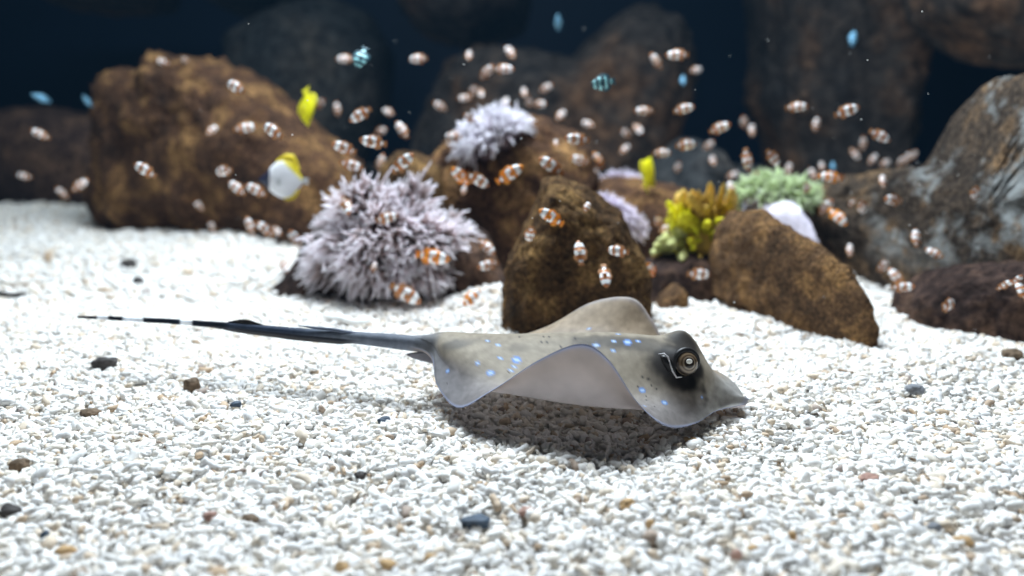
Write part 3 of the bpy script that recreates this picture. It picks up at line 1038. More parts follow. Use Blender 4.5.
tx = [t[0] for t in TAIL][::-1]
ty = [t[1] for t in TAIL][::-1]
td = [t[2] for t in TAIL][::-1]
tl = lambda x: (np.interp(x, tx, ty), np.interp(x, tx, td))
fx = np.linspace(228, 292, 17)
blade('dorsal_fold', [at(x, tl(x)[0], tl(x)[1]) for x in fx], [at(x, tl(x)[0] - 2.5 - 5.5 * math.exp(-((x - 246) / 17) ** 2), tl(x)[1]) for x in fx], 0.003, M['black_skin'], ray)
fx = np.linspace(205, 366, 25)
blade('ventral_fold', [at(x, tl(x)[0], tl(x)[1]) for x in fx], [at(x, tl(x)[0] + np.interp(x, [205, 240, 300, 340, 366], [2.5, 6.0, 7.8, 7.8, 4.0]), tl(x)[1]) for x in fx], 0.003, M['black_skin'], ray)
tube('tail_spine', [at(362, 335.5, .711), at(334, 329.8, .714), at(312, 327.5, .718), at(299, 325.5, .720)], [0.0022, 0.0018, 0.0012, 0.0003], M['slate_skin'], ray, 8)
# hip fins behind the disc
lo = [at(440, 352, .690), at(430, 352, .690), at(420, 352, .692), at(412, 353, .694), at(407, 354, .696)]
hi = [at(441, 364, .683), at(430, 363, .684), at(420, 360.5, .687), at(412, 358, .690), at(406.5, 355, .694)]
blade('pelvic_fin', lo, hi, 0.003, M['grey_fin'], ray)
lo = [at(452, 345, .715), at(442, 345, .715), at(432, 345, .714), at(424, 346, .713)]
hi = [at(452, 348, .732), at(442, 348, .732), at(432, 348, .728), at(424, 347, .718)]
blade('pelvic_fin', lo, hi, 0.003, M['grey_fin'], ray)
bpy.context.view_layer.update()

# ------------------------------------------------------------------ fishes
def fish_outline(name, prof, width, mat, parent=None, seg=18, sub=20):
    """Laterally flattened body along +X; prof: (x, top z, bottom z); width: (x, half width)."""
    px_ = [p[0] for p in prof]
    xs_ = np.linspace(px_[0], px_[-1], sub)
    # smooth the profile
    zt = np.interp(xs_, px_, [p[1] for p in prof])
    zb = np.interp(xs_, px_, [p[2] for p in prof])
    wd = np.interp(xs_, [p[0] for p in width], [p[1] for p in width])
    k = np.array([1, 2, 1]) / 4
    for _ in range(2):
        zt[1:-1] = np.convolve(zt, k, 'valid'); zb[1:-1] = np.convolve(zb, k, 'valid'); wd[1:-1] = np.convolve(wd, k, 'valid')
    V, Fc = [], []
    for i, x in enumerate(xs_):
        c, h = (zt[i] + zb[i]) / 2, (zt[i] - zb[i]) / 2
        for j in range(seg):
            a = 2 * math.pi * j / seg
            V.append((x, wd[i] * math.cos(a), c + h * math.sin(a)))
    for i in range(sub - 1):
        for j in range(seg):
            q = (j + 1) % seg
            Fc.append((i * seg + j, i * seg + q, (i + 1) * seg + q, (i + 1) * seg + j))
    Fc.append(tuple(reversed(range(seg))))
    Fc.append(tuple(range((sub - 1) * seg, sub * seg)))
    return V, Fc


def fin_sheet(base, edge, th, axis=1):
    """Fin between a base line and an outer edge line, th thick at the base."""
    n = len(base)
    V, Fc = [], []
    for s in (-1, 1):
        for i in range(n):
            for t, w in ((0, 1), (0.5, 0.6), (1, 0.12)):
                p = Vector(base[i]).lerp(Vector(edge[i]), t)
                p[axis] += s * th * 0.5 * w
                V.append(tuple(p))
    id_ = lambda s, i, k: s * n * 3 + i * 3 + k
    for i in range(n - 1):
        for k in range(2):
            Fc.append((id_(0, i, k), id_(0, i + 1, k), id_(0, i + 1, k + 1), id_(0, i, k + 1)))
            Fc.append((id_(1, i, k), id_(1, i, k + 1), id_(1, i + 1, k + 1), id_(1, i + 1, k)))
        Fc.append((id_(0, i, 2), id_(0, i + 1, 2), id_(1, i + 1, 2), id_(1, i, 2)))
        Fc.append((id_(0, i, 0), id_(1, i, 0), id_(1, i + 1, 0), id_(0, i + 1, 0)))
    for i in (0, n - 1):
        for k in range(2):
            Fc.append((id_(0, i, k), id_(0, i, k + 1), id_(1, i, k + 1), id_(1, i, k)))
    return V, Fc


def band_mat(name, base, bands, axis='X', rough=0.4):
    """Colour bands across the body: ramp over the object's own X."""
    m, nt, b = new_mat(name)
    tc = nt.nodes.new('ShaderNodeTexCoord')
    s = nt.nodes.new('ShaderNodeSeparateXYZ')
    nt.links.new(tc.outputs['Object'], s.inputs[0])
    ad = nt.nodes.new('ShaderNodeMath')
    ad.operation = 'ADD'
    ad.inputs[1].default_value = 0.5
    nt.links.new(s.outputs[axis], ad.inputs[0])
    stops = [(0.0, base)]
    for x0, x1, c in bands:
        stops += [(x0 + 0.5, c)]
        stops += [(x1 + 0.5, base)]
    r = ramp(nt, sorted(stops, key=lambda q: q[0]), 'CONSTANT')
    nt.links.new(ad.outputs[0], r.inputs['Fac'])
    nt.links.new(r.outputs['Color'], b.inputs['Base Color'])
    b.inputs['Roughness'].default_value = rough
    return m


VIVID = (0.90, 0.30, 0.02)
OR, WH, BK = (0.52, 0.19, 0.06), (0.97, 0.98, 1.0), (0.02, 0.02, 0.03)
m_cl, nt, bsdf = new_mat('clownfish_bands')
tc = nt.nodes.new('ShaderNodeTexCoord'); sx_ = nt.nodes.new('ShaderNodeSeparateXYZ'); ad = nt.nodes.new('ShaderNodeMath')
ad.inputs[1].default_value = 0.5
nt.links.new(tc.outputs['Object'], sx_.inputs[0]); nt.links.new(sx_.outputs['X'], ad.inputs[0])
r = ramp(nt, [(0.0, OR), (0.13, BK), (0.14, WH), (0.225, BK), (0.235, OR), (0.385, BK), (0.395, WH), (0.58, BK), (0.59, OR), (0.685, BK), (0.695, WH), (0.855, BK), (0.865, OR)], 'CONSTANT')
nt.links.new(ad.outputs[0], r.inputs['Fac']); nt.links.new(r.outputs['Color'], bsdf.inputs['Base Color'])
bsdf.inputs['Roughness'].default_value = 0.35
M['clown'] = m_cl
m_cv = m_cl.copy()
m_cv.name = 'clownfish_bands_vivid'
for n_ in m_cv.node_tree.nodes:
    if n_.type == 'VALTORGB':
        for e_ in n_.color_ramp.elements:
            if e_.color[0] > 0.3 and e_.color[2] < 0.5: e_.color = (*VIVID, 1)
M['clown_vivid'] = m_cv
M['clown_fin'] = plain('orange_fin', (0.50, 0.24, 0.10), 0.5, 0.3, trans=0.3, scale=8)
M['vivid_fin'] = plain('bright_orange_fin', (0.88, 0.34, 0.04), 0.5, 0.3, trans=0.3, scale=8)
M['fish_eye'] = plain('fish_eye', (0.01, 0.01, 0.012), 0.1, 0.6, scale=4)

CL_PROF = [(-0.36, 0.055, -0.055), (-0.30, 0.075, -0.07), (-0.15, 0.15, -0.15), (0.05, 0.20, -0.20), (0.22, 0.185, -0.185), (0.36, 0.125, -0.13), (0.45, 0.06, -0.07), (0.49, 0.015, -0.02)]
CL_W = [(-0.36, 0.02), (-0.15, 0.07), (0.1, 0.105), (0.3, 0.10), (0.42, 0.06), (0.49, 0.01)]


def clown_parts():
    """body, tail_fin, dorsal_fin, anal_fin, two pectoral_fin, two eye as (name, verts, faces, material)."""
    out = []
    V, Fc = fish_outline('body', CL_PROF, CL_W, None)
    out.append(('body', V, Fc, M['clown']))
    V, Fc = fin_sheet([(-0.34, 0, z) for z in np.linspace(-0.05, 0.05, 7)], [(-0.5 + 0.05 * abs(k - 3) / 3 - 0.02 * (k != 3), 0, z) for k, z in enumerate(np.linspace(-0.13, 0.13, 7))], 0.03)
    out.append(('tail_fin', V, Fc, M['clown_fin']))
    xs_ = np.linspace(0.2, -0.28, 10)
    V, Fc = fin_sheet([(x, 0, np.interp(x, [p[0] for p in CL_PROF], [p[1] for p in CL_PROF]) - 0.02) for x in xs_],
                      [(x - 0.05, 0, np.interp(x, [p[0] for p in CL_PROF], [p[1] for p in CL_PROF]) + h) for x, h in zip(xs_, (0.01, 0.05, 0.065, 0.06, 0.045, 0.05, 0.075, 0.09, 0.07, 0.02))], 0.03)
    out.append(('dorsal_fin', V, Fc, M['clown_fin']))
    xs_ = np.linspace(-0.02, -0.28, 7)
    V, Fc = fin_sheet([(x, 0, np.interp(x, [p[0] for p in CL_PROF], [p[2] for p in CL_PROF]) + 0.02) for x in xs_],
                      [(x - 0.06, 0, np.interp(x, [p[0] for p in CL_PROF], [p[2] for p in CL_PROF]) - h) for x, h in zip(xs_, (0.01, 0.06, 0.08, 0.085, 0.08, 0.06, 0.02))], 0.03)
    out.append(('anal_fin', V, Fc, M['clown_fin']))
    for s in (-1, 1):
        V, Fc = fin_sheet([(0.14, s * 0.095, z) for z in np.linspace(-0.06, 0.04, 5)], [(0.02 - 0.02 * (2 - abs(k - 2)), s * 0.19, z) for k, z in enumerate(np.linspace(-0.13, 0.06, 5))], 0.02, axis=0)
        out.append(('pectoral_fin', V, Fc, M['clown_fin']))
    for s in (-1, 1):
        bm = bmesh.new()
        bmesh.ops.create_uvsphere(bm, u_segments=10, v_segments=8, radius=0.03)
        V = [(v.co.x + 0.385, v.co.y * 0.5 + s * 0.078, v.co.z + 0.03) for v in bm.verts]
        Fc = [[v.index for v in f.verts] for f in bm.faces]
        bm.free()
        out.append(('eye', V, Fc, M['fish_eye']))
    return out


CP_ = clown_parts()
CMESH = []
for nme, V, Fc, mt in CP_:
    me = bpy.data.meshes.new('clownfish_' + nme)
    me.from_pydata(V, [], Fc)
    me.polygons.foreach_set('use_smooth', np.ones(len(me.polygons), bool))
    me.materials.append(mt)
    CMESH.append((nme, me))
CVIVID = []
for nme, me in CMESH:
    me2 = me
    if nme not in ('eye',):
        me2 = me.copy()
        me2.materials[0] = M['clown_vivid'] if nme == 'body' else M['vivid_fin']
    CVIVID.append((nme, me2))
# small copies: the same fish as a single mesh
V, Fc, mi = [], [], []
for nme, v_, f_, mt in CP_:
    off = len(V)
    V += v_
    Fc += [[i + off for i in f] for f in f_]
    mi += [0 if nme == 'body' else (2 if nme == 'eye' else 1)] * len(f_)
small_me = bpy.data.meshes.new('clownfish_small')
small_me.from_pydata(V, [], Fc)
for mt in (M['clown'], M['clown_fin'], M['fish_eye']): small_me.materials.append(mt)
small_me.polygons.foreach_set('material_index', np.array(mi, np.int32))
small_me.polygons.foreach_set('use_smooth', np.ones(len(small_me.polygons), bool))

DG = bpy.context.evaluated_depsgraph_get()


def free_distance(px, py, want, margin=0.05, back=False):
    """Distance for a swimmer seen at this pixel so that it hangs clear in front of what is behind it."""
    o = Vector((0, 0, CAM_H))
    d = (at(px, py, 1.0) - o).normalized()
    hit, loc, *_ = scene.ray_cast(DG, o, d)
    return min(want, loc.y - margin) if hit else want


def pose(px, py, Yd, L, ang, yaw=0.0, roll=0.0, lean=0.0):
    a = (ang + 180) % 360 - 180
    flip, t = (0, a) if abs(a) <= 90 else (math.pi, a - 180)
    R = Matrix.Rotation(lean, 4, 'X') @ Matrix.Rotation(math.radians(-t), 4, 'Y') @ Matrix.Rotation(flip + yaw, 4, 'Z') @ Matrix.Rotation(roll, 4, 'X')
    return Matrix.Translation(at(px, py, Yd)) @ R @ Matrix.Diagonal((L, L, L, 1))


# clownfish: px, py, length seen in px, heading in degrees (0 = towards +x, 90 = up), where it swims
FISH = [
    (236, 87, 19, 155, 'over the shaded shoulder of the broad brown boulder'),
    (320, 104, 13, 40, 'close beside the bright yellow tang above the big anemone'),
    (337, 109, 14, 95, 'hanging upright a little way off the bright yellow tang'),
    (345, 59, 15, 180, 'overlapping the striped teal fish high by the grey boulder'),
    (212, 130, 11, 50, 'small, on the brown boulder face below its shaded shoulder'),
    (245, 128, 17, 10, 'with a yellow face on the brown boulder above the butterflyfish'),
    (273, 131, 21, 150, 'slanting down the brown boulder straight above the butterflyfish'),
    (360, 115, 21, 210, 'nearest the edge of the dark gap, below two more by the tang'),
    (418, 59, 16, 180, 'alone high in the dark gap between the reef boulders'),
    (469, 55, 9, 80, 'highest over the white anemone, seen end on'),
    (487, 72, 15, 45, 'climbing steeply above the high white anemone'),
    (504, 69, 17, 0, 'level beside the steep climber above the high white anemone'),
    (388, 112, 13, 160, 'dim, in the dark gap above a close pair'),
    (373, 142, 23, 170, 'lower of the overlapping pair at the foot of the dark gap'),
    (381, 131, 13, 20, 'upper of the overlapping pair at the foot of the dark gap'),
    (402, 130, 17, 125, 'head up at the foot of the dark gap'),
    (440, 106, 14, 150, 'dim, on the rim of the dark gap before the wide boulder'),
    (465, 98, 14, 185, 'rearmost of the tight trio above the high white anemone'),
    (473, 91, 11, 60, 'topmost of the tight trio above the high white anemone'),
    (481, 93, 9, 280, 'nose down in the tight trio above the high white anemone'),
    (469, 118, 12, 140, 'touching the outer edge of the high white anemone'),
    (510, 52, 14, 125, 'head up, highest of all over the wide dim boulder'),
    (506, 102, 10, 80, 'end on just over the crown of the high white anemone'),
    (524, 92, 9, 100, 'tiny and end on between the white anemone and the open reef'),
    (546, 88, 14, 30, 'pale, rising over the wide dim boulder above a level pair'),
    (529, 102, 9, 90, 'round-looking first of the level pair right of the white anemone'),
    (540, 104, 12, 0, 'longer second of the level pair right of the white anemone'),
    (561, 115, 13, 45, 'pale, above the rock that bears the high white anemone'),
    (588, 124, 13, 160, 'dim, over the dark hollow below the striped teal fish'),
    (656, 61, 15, 125, 'steep and bluish at the rusty patch of the wide boulder'),
    (677, 55, 18, 180, 'level, highest beside the dark gap left of the tall boulder'),
    (696, 70, 13, 10, 'bright, on the very edge of the middle dark gap'),
    (644, 111, 16, 180, 'level and dim in the middle of the wide boulder'),
    (684, 109, 18, 15, 'with a pink flank near the edge of the middle dark gap'),
    (720, 128, 17, 25, 'bluish-headed at the lower edge of the middle dark gap'),
    (626, 133, 12, 150, 'grey, first of the touching pair above the yellow tang by the coral'),
    (638, 129, 12, 310, 'orange, second of the touching pair above the yellow tang by the coral'),
    (744, 122, 13, 115, 'upper of the pair in the middle dark gap'),
    (752, 130, 12, 80, 'lower of the pair in the middle dark gap'),
    (797, 107, 17, 5, 'highest in front of the tall dim boulder'),
    (816, 124, 14, 75, 'upright and orange in front of the tall dim boulder'),
    (847, 111, 22, 20, 'long, climbing across the middle of the tall dim boulder'),
    (880, 136, 20, 335, 'red-banded, above the crest of the crusted ledge'),
    (863, 143, 14, 100, 'bright and upright just above the crest of the crusted ledge'),
    (855, 154, 14, 310, 'nose down above the start of the crusted ledge crest'),
    (224, 171, 18, 190, 'level beside the butterflyfish, highest of the trio there'),
    (237, 188, 19, 145, 'second of the trio beside the butterflyfish, slanting down'),
    (256, 190, 20, 150, 'touching the butterflyfish'),
    (344, 148, 20, 155, 'with three clear bands, above the crown of the big anemone'),
    (351, 165, 20, 345, 'just over the top tentacles of the big anemone'),
    (381, 163, 16, 75, 'upright and pale against the knob behind the big anemone'),
    (403, 163, 24, 42, 'climbing the brown knob behind the big anemone'),
    (453, 137, 15, 180, 'level beside the lower skirt of the high white anemone'),
    (460, 176, 20, 130, 'slanting, below the high white anemone and next to an orange one'),
    (464, 190, 9, 80, 'tiny, lowest under the high white anemone'),
    (478, 180, 22, 330, 'yellow-tailed under the high white anemone'),
    (510, 174, 27, 32, 'bright orange, climbing under the high white anemone'),
    (551, 166, 25, 145, 'slanting down above the tip of the pillar rock'),
    (556, 143, 7, 90, 'tiny ring-like end-on shape beside the white anemone rock'),
    (577, 139, 21, 175, 'level with three bands over the ridge behind the pillar rock'),
    (580, 160, 17, 165, 'above the ridge, between the pillar rock and two small ones'),
    (598, 160, 15, 120, 'steep and orange-tailed over the faint lilac anemone'),
    (595, 171, 11, 320, 'small and bluish, right below the steep orange-tailed one'),
    (625, 149, 13, 40, 'pale, above the faint lilac anemone and the tang'),
    (662, 153, 16, 0, 'with a red flank at the head of the yellow tang by the coral'),
    (686, 145, 19, 5, 'bright and level over the low dark boulder'),
    (678, 167, 10, 90, 'end on before the low dark boulder, nearest the yellow tang'),
    (709, 145, 11, 50, 'brownish, on the crown of the low dark boulder'),
    (713, 160, 10, 90, 'end on before the low dark boulder, farther from the tang'),
    (747, 160, 19, 280, 'head down at the bottom of the middle dark gap'),
    (733, 175, 14, 15, 'dim, over the gap between yellow coral and green anemone'),
    (731, 187, 11, 100, 'nearest the tips of the yellow coral'),
    (758, 176, 15, 340, 'skimming the top of the green anemone'),
    (773, 158, 19, 315, 'slanting down above the green anemone'),
    (789, 169, 14, 85, 'upright and bluish over the far half of the green anemone'),
    (813, 174, 13, 110, 'first of the crowd in the notch beside the green anemone'),
    (822, 166, 9, 80, 'dim, hovering above the crowd beside the green anemone'),
    (830, 177, 19, 175, 'orange-sided in the crowd beside the green anemone'),
    (842, 178, 12, 330, 'last of the crowd in the notch beside the green anemone'),
    (807, 188, 13, 120, 'among the end tentacles of the green anemone'),
    (873, 159, 14, 45, 'pale, first of the two on the crest of the crusted ledge'),
    (885, 163, 14, 20, 'bright, second of the two on the crest of the crusted ledge'),
    (826, 207, 15, 70, 'on the dark ledge face nearest the green anemone'),
    (838, 217, 18, 315, 'orange and slanting on the dark ledge face near the sponge'),
    (862, 207, 15, 310, 'bright, nose down in the middle of the upper ledge face'),
    (852, 203, 9, 90, 'dim, just behind the bright nose-down one on the ledge face'),
    (893, 200, 19, 170, 'with three clear bands under the ledge crest'),
    (883, 181, 13, 75, 'yellow-bellied right on the edge of the ledge crest'),
    (901, 161, 10, 95, 'first of the upright trio over the ledge crest'),
    (907, 158, 13, 80, 'tallest of the upright trio over the ledge crest'),
    (914, 155, 10, 90, 'last of the upright trio over the ledge crest'),
    (975, 193, 15, 310, 'below the pale crust high on the ledge'),
    (250, 226, 17, 110, 'first of the trio at the foot of the brown boulder by the sand'),
    (265, 229, 18, 130, 'middle of the trio at the foot of the brown boulder by the sand'),
    (276, 231, 14, 340, 'yellow-nosed last of the trio at the foot of the brown boulder'),
    (295, 239, 18, 110, 'upright at the outer edge of the big anemone over the sand spit'),
    (284, 267, 14, 310, 'low beside the big anemone, over the sand hollow'),
    (346, 206, 16, 300, 'tucked among the upper tentacles of the big anemone'),
    (387, 218, 18, 10, 'peeping from the middle of the big anemone'),
    (433, 257, 30, 350, 'large bright orange, in the shaded side of the big anemone'),
    (406, 294, 31, 328, 'large and slanting at the shaded foot of the big anemone'),
    (374, 267, 9, 80, 'tiny, in the dark heart of the big anemone'),
    (487, 247, 18, 320, 'upper of the pair in the dark recess beside the big anemone'),
    (488, 265, 18, 190, 'lower of the pair in the dark recess beside the big anemone'),
    (472, 297, 17, 35, 'orange, low over the sand between anemone and pillar rock'),
    (551, 217, 25, 148, 'bright orange, on the upper face of the pillar rock'),
    (530, 234, 15, 260, 'pale, head down at the side of the pillar rock'),
    (580, 253, 20, 95, 'upright with three bands in the middle of the pillar rock'),
    (605, 276, 18, 275, 'head down on the pillar rock just above the raised fin'),
    (618, 251, 17, 180, 'level on the pillar rock under the lilac anemone'),
    (650, 270, 16, 115, 'orange-edged between the pillar rock and the dark rock'),
    (658, 221, 12, 100, 'upper of the pair squeezed next to the yellow coral'),
    (664, 229, 13, 20, 'lower of the pair squeezed next to the yellow coral'),
    (587, 207, 11, 60, 'at the top end of the long lilac anemone'),
    (699, 274, 22, 355, 'bright double-banded, before the dark rock under the yellow coral'),
    (916, 238, 15, 75, 'upright and bright in the dark hollow of the ledge'),
    (850, 250, 13, 70, 'dim and upright above the speckled boulder'),
    (883, 266, 16, 10, 'above a steep pair where the ledge meets the sand'),
    (896, 277, 16, 120, 'upper of the steep pair low on the ledge'),
    (903, 287, 15, 15, 'lower of the steep pair low on the ledge'),
    (948, 305, 19, 5, 'bright and level low on the ledge near the sand'),
    (934, 253, 14, 150, 'brownish and dim in the dark hollow of the ledge'),
    (1005, 285, 14, 60, 'first of the trio low on the ledge by the frame edge'),
    (1017, 280, 13, 85, 'uppermost of the trio low on the ledge by the frame edge'),
    (1022, 291, 15, 100, 'lowest of the trio low on the ledge by the frame edge'),
    (163, 62, 10, 160, 'tiny, on the highest crag of the broad brown boulder'),
    (185, 60, 9, 170, 'tiny, on the crest of the brown boulder past its crag'),
    (40, 134, 15, 150, 'highest before the low dark rock on the far sand'),
    (24, 176, 14, 165, 'low before the dark rock at the far sand edge'),
    (80, 185, 15, 40, 'where the low dark rock meets the broad brown boulder'),
    (62, 193, 14, 120, 'grazing the far sand under the low dark rock'),
    (145, 170, 22, 150, 'bluish, across the shaded flank of the broad brown boulder'),
    (199, 206, 12, 110, 'low on the brown boulder, alone above the sand'),
    (212, 227, 13, 95, 'pinkish and upright where the brown boulder meets the sand'),
]
REAL = 0.034
for i, (px, py, ln_, ang, where) in enumerate(FISH):
    r_ = random.Random(i * 7 + 1)
    ln_ *= 1.18 if ln_ >= 15 else 1.0
    want = min(max(REAL * FPX / ln_ * r_.uniform(0.9, 1.0), 0.98), 1.75)
    Yd = free_distance(px, py, want)
    L = min(REAL * r_.uniform(0.9, 1.05), 1.0 * ln_ * Yd / FPX * 1.35)
    seen = ln_ * Yd / FPX
    if seen > L: L = seen
    yaw = math.acos(min(1.0, max(0.3, seen / L))) * r_.choice((-1, 1))
    mw = pose(px, py, Yd, L, ang, yaw)
    if ln_ >= 17.5:
        root = empty('clownfish')
        root.matrix_world = mw
        for nme, me in (CVIVID if 'orange' in where else CMESH):
            o = bpy.data.objects.new(nme, me)
            COL.objects.link(o)
            o.parent = root
    else:
        root = bpy.data.objects.new('clownfish', small_me)
        COL.objects.link(root)
        root.matrix_world = mw
    tag(root, 'clownfish ' + where, 'fish', 'clownfish shoal around the reef')


def build_fish(name, label, prof, width, fins, mats, mw, eye=(0.36, 0.05, 0.06, 0.03), group=None, body_faces=None):
    root = empty(name)
    tag(root, label, 'fish', group)
    V, Fc = fish_outline('body', prof, width, None, seg=24, sub=32)
    mesh_obj('body', V, Fc, mats['body'], root)
    for nme, base, edge, axis in fins:
        V, Fc = fin_sheet(base, edge, 0.03, axis)
        mesh_obj(nme, V, Fc, mats.get(nme, mats['fin']), root)
    x, y, z, r = eye
    for s in (-1, 1):
        bm = bmesh.new()
        bmesh.ops.create_uvsphere(bm, u_segments=12, v_segments=8, radius=r)
        for v_ in bm.verts: v_.co = Vector((v_.co.x + x, v_.co.y * 0.5 + s * y, v_.co.z + z))
        bm_obj('eye', bm, M['fish_eye'], root)
    root.matrix_world = mw
    return root


def std_fins(prof, dh, ah, tail=0.16, tx0=-0.36, d0=0.25, d1=-0.28, a0=0.1, thick=1):
    px_ = [p[0] for p in prof]
    top_ = lambda x: np.interp(x, px_, [p[1] for p in prof])
    bot_ = lambda x: np.interp(x, px_, [p[2] for p in prof])
    xs_ = np.linspace(d0, d1, 9)
    f = [('dorsal_fin', [(x, 0, top_(x) - 0.03) for x in xs_], [(x - 0.04, 0, top_(x) + h) for x, h in zip(xs_, dh)], 1)]
    xs_ = np.linspace(a0, d1, 7)
    f.append(('anal_fin', [(x, 0, bot_(x) + 0.03) for x in xs_], [(x - 0.04, 0, bot_(x) - h) for x, h in zip(xs_, ah)], 1))
    f.append(('tail_fin', [(tx0 + 0.02, 0, z) for z in np.linspace(-0.05, 0.05, 7)], [(tx0 - 0.13 - 0.02 * abs(k - 3) / 3, 0, z) for k, z in enumerate(np.linspace(-tail, tail, 7))], 1))
    for s in (-1, 1):
        f.append(('pectoral_fin', [(0.2, s * 0.06, z) for z in np.linspace(-0.06, 0.02, 5)], [(0.06, s * 0.13, z) for z in np.linspace(-0.12, 0.05, 5)], 0))
    return f


# yellow tangs
M['tang'] = plain('bright_yellow_fish', (0.92, 0.88, 0.02), 0.5, 0.2, trans=0.3, scale=4, noise_amt=0.08)
M['tang_fin'] = plain('yellow_fin', (0.80, 0.74, 0.04), 0.45, 0.3, trans=0.3, scale=6)
TP = [(-0.36, 0.05, -0.05), (-0.28, 0.09, -0.09), (-0.12, 0.24, -0.24), (0.05, 0.29, -0.29), (0.2, 0.25, -0.25), (0.32, 0.15, -0.16), (0.42, 0.05, -0.08), (0.5, 0.0, -0.04)]
TW = [(-0.36, 0.02), (0.0, 0.075), (0.2, 0.08), (0.4, 0.04), (0.5, 0.012)]
dh = (0.02, 0.09, 0.12, 0.13, 0.13, 0.13, 0.13, 0.11, 0.03)
ah = (0.02, 0.09, 0.12, 0.13, 0.13, 0.11, 0.03)
tm = {'body': M['tang'], 'fin': M['tang_fin']}
Yd = free_distance(307, 107, 1.35)
build_fish('yellow_tang', 'bright yellow tang nose down over the big anemone, before the grey boulder', TP, TW, std_fins(TP, dh, ah), tm, pose(307, 107, Yd, 41 * Yd / FPX, 278, 0.1, 0.75, -0.6))
Yd = free_distance(648, 173, 1.32)
build_fish('yellow_tang', 'bright yellow tang nose up beside the faint lilac anemone', TP, TW, std_fins(TP, dh, ah), tm, pose(648, 173, Yd, 41 * Yd / FPX, 78, 0.1, 0.9, -0.6))

# butterflyfish: white, yellow towards the dorsal rear, dark bar through the face
m_bf, nt, b = new_mat('white_yellow_butterflyfish')
tc = nt.nodes.new('ShaderNodeTexCoord')
mp = nt.nodes.new('ShaderNodeMapping')
mp.inputs['Rotation'].default_value = (0, math.radians(-40), 0)
sp_ = nt.nodes.new('ShaderNodeSeparateXYZ')
nt.links.new(tc.outputs['Object'], sp_.inputs[0])
mm = nt.nodes.new('ShaderNodeMath'); mm.operation = 'MULTIPLY_ADD'      # z - 0.9 x
mm.inputs[1].default_value = -0.95
nt.links.new(sp_.outputs['X'], mm.inputs[0]); nt.links.new(sp_.outputs['Z'], mm.inputs[2])
ry = ramp(nt, [(0.0, (0.92, 0.95, 1.0)), (0.32, (0.92, 0.95, 1.0)), (0.40, (0.85, 0.72, 0.03))])
nt.links.new(mm.outputs[0], ry.inputs['Fac'])
a5 = nt.nodes.new('ShaderNodeMath'); a5.inputs[1].default_value = 0.5
nt.links.new(sp_.outputs['X'], a5.inputs[0])
rk = ramp(nt, [(0.0, (0, 0, 0)), (0.79, (1, 1, 1))], 'CONSTANT')
nt.links.new(a5.outputs[0], rk.inputs['Fac'])
mx = nt.nodes.new('ShaderNodeMix'); mx.data_type = 'RGBA'
mx.inputs['B'].default_value = (0.012, 0.02, 0.06, 1)
nt.links.new(rk.outputs['Color'], mx.inputs['Factor']); nt.links.new(ry.outputs['Color'], mx.inputs['A'])
nt.links.new(mx.outputs['Result'], b.inputs['Base Color'])
b.inputs['Roughness'].default_value = 0.4
M['butter'] = m_bf
M['butter_fin'] = plain('deep_yellow_fin', (0.82, 0.66, 0.03), 0.5, 0.3, trans=0.2, scale=6)
M['clear_fin'] = plain('whitish_fin', (0.75, 0.78, 0.80), 0.5, 0.3, trans=0.4, scale=6)
BP = [(-0.38, 0.06, -0.06), (-0.32, 0.16, -0.14), (-0.18, 0.37, -0.33), (0.0, 0.43, -0.40), (0.18, 0.36, -0.33), (0.30, 0.22, -0.22), (0.38, 0.10, -0.12), (0.5, 0.02, -0.04)]
BW = [(-0.38, 0.02), (0.0, 0.085), (0.25, 0.085), (0.4, 0.04), (0.5, 0.012)]
bdh = (0.02, 0.06, 0.09, 0.11, 0.13, 0.15, 0.16, 0.12, 0.03)
bah = (0.01, 0.02, 0.03, 0.05, 0.07, 0.07, 0.03)
Yd = free_distance(284, 180, 1.2)
build_fish('butterflyfish', 'white butterflyfish with yellow back and dark face bar before the brown boulder', BP, BW, std_fins(BP, bdh, bah, tail=0.07),
           {'body': M['butter'], 'fin': M['butter_fin'], 'tail_fin': M['clear_fin'], 'pectoral_fin': M['clear_fin']},
           pose(284, 180, Yd, 47 * Yd / FPX, 176, 0.25), eye=(0.36, 0.055, 0.03, 0.028))

# striped teal damsels and small blue fish
TE, NV = (0.42, 0.88, 0.92), (0.01, 0.03, 0.06)
M['damsel'] = band_mat('teal_and_navy_bands', TE, [(-0.28, -0.16, NV), (-0.04, 0.08, NV), (0.20, 0.30, NV), (0.40, 0.5, NV)])
M['damsel_fin'] = plain('teal_fin', (0.04, 0.12, 0.16), 0.5, 0.3, trans=0.3, scale=6)
DP = [(-0.36, 0.06, -0.06), (-0.2, 0.19, -0.19), (0.0, 0.26, -0.26), (0.2, 0.23, -0.23), (0.38, 0.12, -0.13), (0.48, 0.02, -0.03)]
DW = [(-0.36, 0.02), (0.0, 0.09), (0.2, 0.09), (0.48, 0.015)]
ddh = (0.01, 0.06, 0.08, 0.08, 0.08, 0.08, 0.09, 0.07, 0.02)
dah = (0.01, 0.06, 0.08, 0.09, 0.09, 0.07, 0.02)
dm = {'body': M['damsel'], 'fin': M['damsel_fin']}
Yd = free_distance(603, 83, 1.0)
build_fish('damselfish', 'striped teal damselfish alone before the rusty patch of the wide boulder', DP, DW, std_fins(DP, ddh, dah), dm, pose(603, 83, Yd, 26 * Yd / FPX, 190, 0.3))
Yd = free_distance(361, 58, 1.0)
build_fish('damselfish', 'striped teal damselfish beside a clownfish high by the grey boulder', DP, DW, std_fins(DP, ddh, dah), dm, pose(361, 58, Yd, 25 * Yd / FPX, 250, 0.5))
M['chromis'] = plain('pale_blue_fish', (0.22, 0.50, 0.72), 0.4, 0.3, scale=4)
M['chromis_fin'] = plain('pale_blue_fin', (0.16, 0.36, 0.52), 0.5, 0.3, trans=0.3, scale=6)
